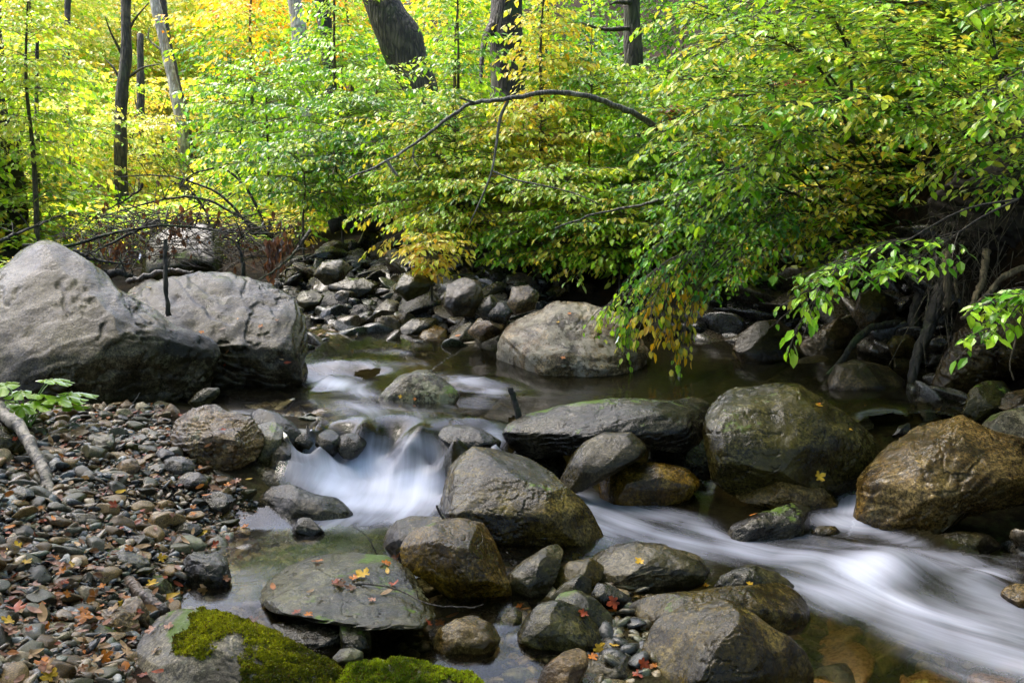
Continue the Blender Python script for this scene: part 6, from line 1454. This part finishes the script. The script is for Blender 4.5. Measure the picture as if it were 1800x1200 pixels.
def put_leaf(px, py, size_px, color, kind, rs, up=0.0, where=None, limit=None):
    h = hit(px, py)
    if not h: return
    loc, nrm, ob = h
    if ob.name.startswith('water'): return
    t = (np.array(loc) - CAM) @ FW
    if t > 9: return
    o = link('fallen_leaf', leaf_proto(kind, color, int(rs.integers(6))))
    r = size_px * .5 * t / F
    n = (Vector(nrm) * .8 + Vector((rs.normal() * .2, rs.normal() * .2 - up, .6))).normalized()
    q = n.to_track_quat('Z', 'Y') @ Quaternion((0, 0, 1), rs.uniform(0, 6.28))
    o.rotation_mode = 'QUATERNION'; o.rotation_quaternion = q; o.scale = (r, r, r); o.location = loc + n * (.004 + .12 * r)
    o['category'] = 'fallen leaf'; o['group'] = 'fallen autumn leaves'
    leaf_items.append((o, f'{color} fallen {kind}', px, py))
rl = np.random.default_rng(31)
EXPL = [(797, 743, 16, 'orange', 'maple', .5), (1437, 838, 26, 'yellow', 'maple', 1.0), (1125, 987, 24, 'yellow', 'maple', .4), (1128, 907, 18, 'orange', 'beech', 0), (1326, 906, 18, 'orange', 'beech', 0), (1240, 1030, 20, 'yellow', 'maple', 0), (1318, 1027, 18, 'yellow', 'maple', 0),
        (695, 983, 34, 'orange', 'maple', 0), (676, 990, 26, 'orange', 'maple', 0), (640, 1013, 38, 'yellow', 'maple', .3), (625, 1018, 24, 'orange', 'maple', 0), (682, 1005, 22, 'yellow', 'beech', 0), (560, 988, 28, 'orange', 'maple', 0), (590, 1025, 30, 'red', 'maple', 0), (690, 1030, 26, 'red', 'maple', 0), (680, 1043, 28, 'tan', 'beech', .2), (655, 1055, 20, 'pinkish', 'maple', 0), (620, 1035, 26, 'brown', 'maple', 0), (480, 1033, 26, 'orange', 'beech', 0), (545, 1042, 22, 'tan', 'beech', 0), (600, 1030, 34, 'brown', 'maple', 0),
        (490, 1083, 30, 'yellow', 'beech', 0), (465, 1085, 22, 'tan', 'beech', 0), (520, 1078, 26, 'red', 'maple', 0), (540, 1082, 24, 'orange', 'maple', 0), (445, 1095, 30, 'orange', 'maple', 0), (500, 1090, 26, 'pinkish', 'maple', 0),
        (300, 1050, 36, 'yellow', 'beech', .9), (268, 1070, 44, 'tan', 'beech', .9), (265, 1028, 30, 'yellow', 'maple', .4), (1080, 1058, 32, 'red', 'maple', .5), (1078, 1075, 22, 'orange', 'maple', .3), (1050, 1140, 34, 'yellow', 'maple', .6), (1040, 1155, 26, 'orange', 'maple', .3), (1080, 1136, 24, 'yellow', 'maple', 0), (1130, 1165, 34, 'red', 'maple', .3), (1120, 1185, 30, 'red', 'maple', 0), (1150, 1170, 24, 'orange', 'maple', 0), (1025, 1078, 26, 'red', 'maple', .4), (915, 1065, 22, 'orange', 'maple', 0), (925, 1072, 20, 'tan', 'beech', 0), (905, 995, 18, 'pinkish', 'maple', 0), (1010, 975, 22, 'yellow', 'maple', 0), (1030, 980, 18, 'tan', 'beech', 0), (795, 1085, 30, 'orange', 'beech', 0), (775, 1095, 26, 'orange', 'maple', .3), (750, 1095, 20, 'red', 'maple', 0), (668, 1165, 24, 'red', 'maple', 0),
        (1440, 714, 16, 'yellow', 'beech', 0), (1522, 715, 16, 'yellow', 'beech', 0), (1445, 645, 14, 'orange', 'beech', 0), (1650, 720, 18, 'yellow', 'maple', 0), (1612, 704, 14, 'tan', 'beech', 0), (1495, 757, 14, 'yellow', 'beech', 0), (1440, 712, 14, 'orange', 'maple', 0), (990, 629, 12, 'orange', 'maple', 0), (1000, 552, 10, 'orange', 'maple', 0), (980, 567, 8, 'yellow', 'maple', 0), (705, 698, 9, 'yellow', 'maple', 0), (730, 702, 9, 'orange', 'maple', 0), (262, 507, 12, 'yellow', 'maple', 0), (355, 584, 12, 'orange', 'maple', .4), (268, 545, 9, 'tan', 'maple', 0), (235, 517, 8, 'orange', 'maple', 0), (1150, 700, 12, 'orange', 'maple', 0), (1165, 698, 10, 'tan', 'beech', 0),
        (80, 1108, 30, 'orange', 'maple', 0), (25, 1075, 44, 'red', 'maple', 0), (75, 1080, 46, 'tan', 'beech', 0), (150, 1085, 40, 'orange', 'maple', .6), (160, 1055, 36, 'orange', 'beech', .3), (90, 1190, 42, 'yellow', 'maple', 0), (75, 1170, 40, 'orange', 'maple', 0), (145, 1175, 28, 'brown', 'maple', .3), (175, 1120, 30, 'tan', 'beech', 0), (15, 1095, 34, 'yellow', 'maple', 0), (40, 1095, 30, 'orange', 'maple', 0), (125, 996, 26, 'yellow', 'maple', 0), (92, 990, 34, 'pinkish', 'maple', 0), (45, 990, 26, 'yellow', 'maple', 0), (5, 975, 30, 'yellow', 'beech', 0), (380, 860, 30, 'brown', 'beech', .4), (400, 855, 18, 'orange', 'maple', 0)]
for (x, y, s, c, k, u) in EXPL: put_leaf(x, y, s, c, k, rl, u)
CW = ['orange', 'brown', 'red', 'tan', 'yellow', 'pinkish']; CP = [.2, .29, .12, .2, .07, .12]
n0 = 0
while n0 < 150:
    x, y = rl.uniform(0, 450), 722 + 478 * rl.random() ** .8
    if x > 300 and y > 1040: continue
    if rl.random() < .15: x, y = rl.uniform(300, 900), rl.uniform(560, 650)
    h = hit(x, y)
    n0 += 1
    if not h: continue
    t = float((np.array(h[0]) - CAM) @ FW)
    put_leaf(x, y, rl.uniform(.028, .062) / t * F, CW[rl.choice(6, p=CP)], 'maple' if rl.random() < .6 else 'beech', rl, rl.uniform(0, .3))
auto_labels(leaf_items, 'leaf')

# scraps of leaf and bark between the pebbles
def litter():
    rs = np.random.default_rng(12); lv = Leaves()
    P = rs.uniform(BAR.min(0), BAR.max(0), (9000, 2)); P = P[inside(P, BAR)][:2400]
    z = H(P) + rs.uniform(.006, .03, len(P)); n = len(P)
    a = rs.uniform(0, 6.28, n)
    cols = np.array([LC[k] for k in ('brown', 'tan', 'brown', 'orange', 'pinkish', 'brown', 'red')]) * .8
    lv.add(np.column_stack([P, z]), np.column_stack([np.cos(a), np.sin(a), rs.normal(size=n) * .25]), rs.normal(size=(n, 3)) * .35 + [0, 0, 1], rs.uniform(.012, .042, n), cols[rs.integers(0, 7, n)] * rs.uniform(.5, 1.3, (n, 1)))
    o = link('leaf_litter', lv.mesh('leaf_litter', M['leaf_dead'], True, width=1.2)); tag(o, 'scraps of fallen leaves packed between the pebbles', None, None, 'stuff')
litter()
# ------------------------------------------------------------------ moss tufts
def moss(o, count, seed, thr, size, cols, up=.15, fn=None):
    me = o.data; rs = np.random.default_rng(seed)
    nv = len(me.vertices); V = np.empty(nv * 3, np.float32); me.vertices.foreach_get('co', V); V = V.reshape(-1, 3).astype(float)
    nf = len(me.polygons); I = np.empty(nf * 3, np.int32); me.loops.foreach_get('vertex_index', I); I = I.reshape(-1, 3)
    A, B, C = V[I[:, 0]], V[I[:, 1]], V[I[:, 2]]
    N = np.cross(B - A, C - A); ar = np.linalg.norm(N, axis=1) / 2; N /= 2 * ar[:, None] + 1e-12
    cen = (A + B + C) / 3; W = cen + np.array(o.location)
    px, py, t = to_px(W)
    m = fbm(cen * 7, seed, 5) * .55 + N[:, 2] * .3
    if fn is not None: m = m + fn(px, py)
    vis = (px > -60) & (px < 1000) & (py < 1260)
    w = ar * np.clip((m - thr) * 6, 0, 1) * (N[:, 2] > up) * vis
    if w.sum() <= 0: return
    k = rs.choice(nf, size=count, p=w / w.sum())
    u, v = rs.random(count), rs.random(count); f = u + v > 1; u[f], v[f] = 1 - u[f], 1 - v[f]
    P = A[k] + u[:, None] * (B[k] - A[k]) + v[:, None] * (C[k] - A[k])
    lump = .6 + .8 * (fbm(P * 40, seed + 1, 2) + .5)
    lv = Leaves()
    col = np.array(cols); mixv = np.clip(fbm(P * 9, seed + 3, 3) * .8 + .5 + rs.normal(size=count) * .12, 0, 1)[:, None]
    cc = col[0] * (1 - mixv) + col[1] * mixv
    cc = np.where((rs.random(count) < .14)[:, None], np.array([[.11, .075, .02]]), cc)
    for r in range(3):
        D = N[k] + rs.normal(size=(count, 3)) * .75
        lv.add(P + N[k] * (lump * size * .25)[:, None], D, rs.normal(size=(count, 3)), size * lump * rs.uniform(.6, 1.3, count), cc * rs.uniform(.6, 1.35, (count, 1)))
    link('moss', lv.mesh('moss', M['moss'], False, (0, 0, 0), 1.1), o)
MC = ((.06, .075, .006), (.40, .41, .018))
moss(moss_front, 34000, 1, .27, .0085, MC, .0, lambda px, py: np.where((px > 335) & (py - 1085 < (px - 335) * .75 + 60), .35, 0) - np.where((px < 350), .12, 0))
moss(moss_low, 16000, 2, .10, .0085, ((.10, .15, .008), (.42, .50, .018)), .1)
for o in HIDDEN: o.hide_viewport = False
# ------------------------------------------------------------------ camera, sky, sun
cam = bpy.data.cameras.new('camera'); cam.lens = 35; cam.sensor_width = 36; cam.clip_start = .05; cam.clip_end = 1000
co = bpy.data.objects.new('camera', cam); COL.objects.link(co)
co.location = CAM; co.rotation_euler = (math.pi / 2 - PITCH, 0, 0)
SC.camera = co
w = bpy.data.worlds.new('World'); SC.world = w; w.use_nodes = True
nt = w.node_tree; nt.nodes.clear()
sky = nt.nodes.new('ShaderNodeTexSky'); sky.sky_type = 'NISHITA'; sky.sun_disc = False
SUN_EL, SUN_AZ = math.radians(60), math.radians(-55)   # azimuth from +Y towards +X
sky.sun_elevation = SUN_EL; sky.sun_rotation = SUN_AZ
sky.air_density = .8; sky.dust_density = 4.0; sky.ozone_density = .6
bg = nt.nodes.new('ShaderNodeBackground'); bg.inputs[1].default_value = .14
ow = nt.nodes.new('ShaderNodeOutputWorld')
nt.links.new(sky.outputs[0], bg.inputs[0]); nt.links.new(bg.outputs[0], ow.inputs[0])
sl = bpy.data.lights.new('sun', 'SUN'); sl.energy = 1.4; sl.angle = math.radians(30); sl.color = (1, .95, .86)
so = bpy.data.objects.new('sun', sl); COL.objects.link(so)
d = Vector((math.sin(SUN_AZ) * math.cos(SUN_EL), math.cos(SUN_AZ) * math.cos(SUN_EL), math.sin(SUN_EL)))
so.rotation_euler = d.to_track_quat('Z', 'Y').to_euler()
so.location = (-6, 12, 20)
SC.view_settings.view_transform = 'Standard'; SC.view_settings.look = 'None'
SC.view_settings.exposure = EXPOSURE; SC.view_settings.gamma = 1
c = SC.cycles
c.max_bounces = 7; c.diffuse_bounces = 3; c.glossy_bounces = 3; c.transmission_bounces = 4; c.transparent_max_bounces = 12
c.use_denoising = True; c.sample_clamp_indirect = 6
c.caustics_reflective = False; c.caustics_refractive = False
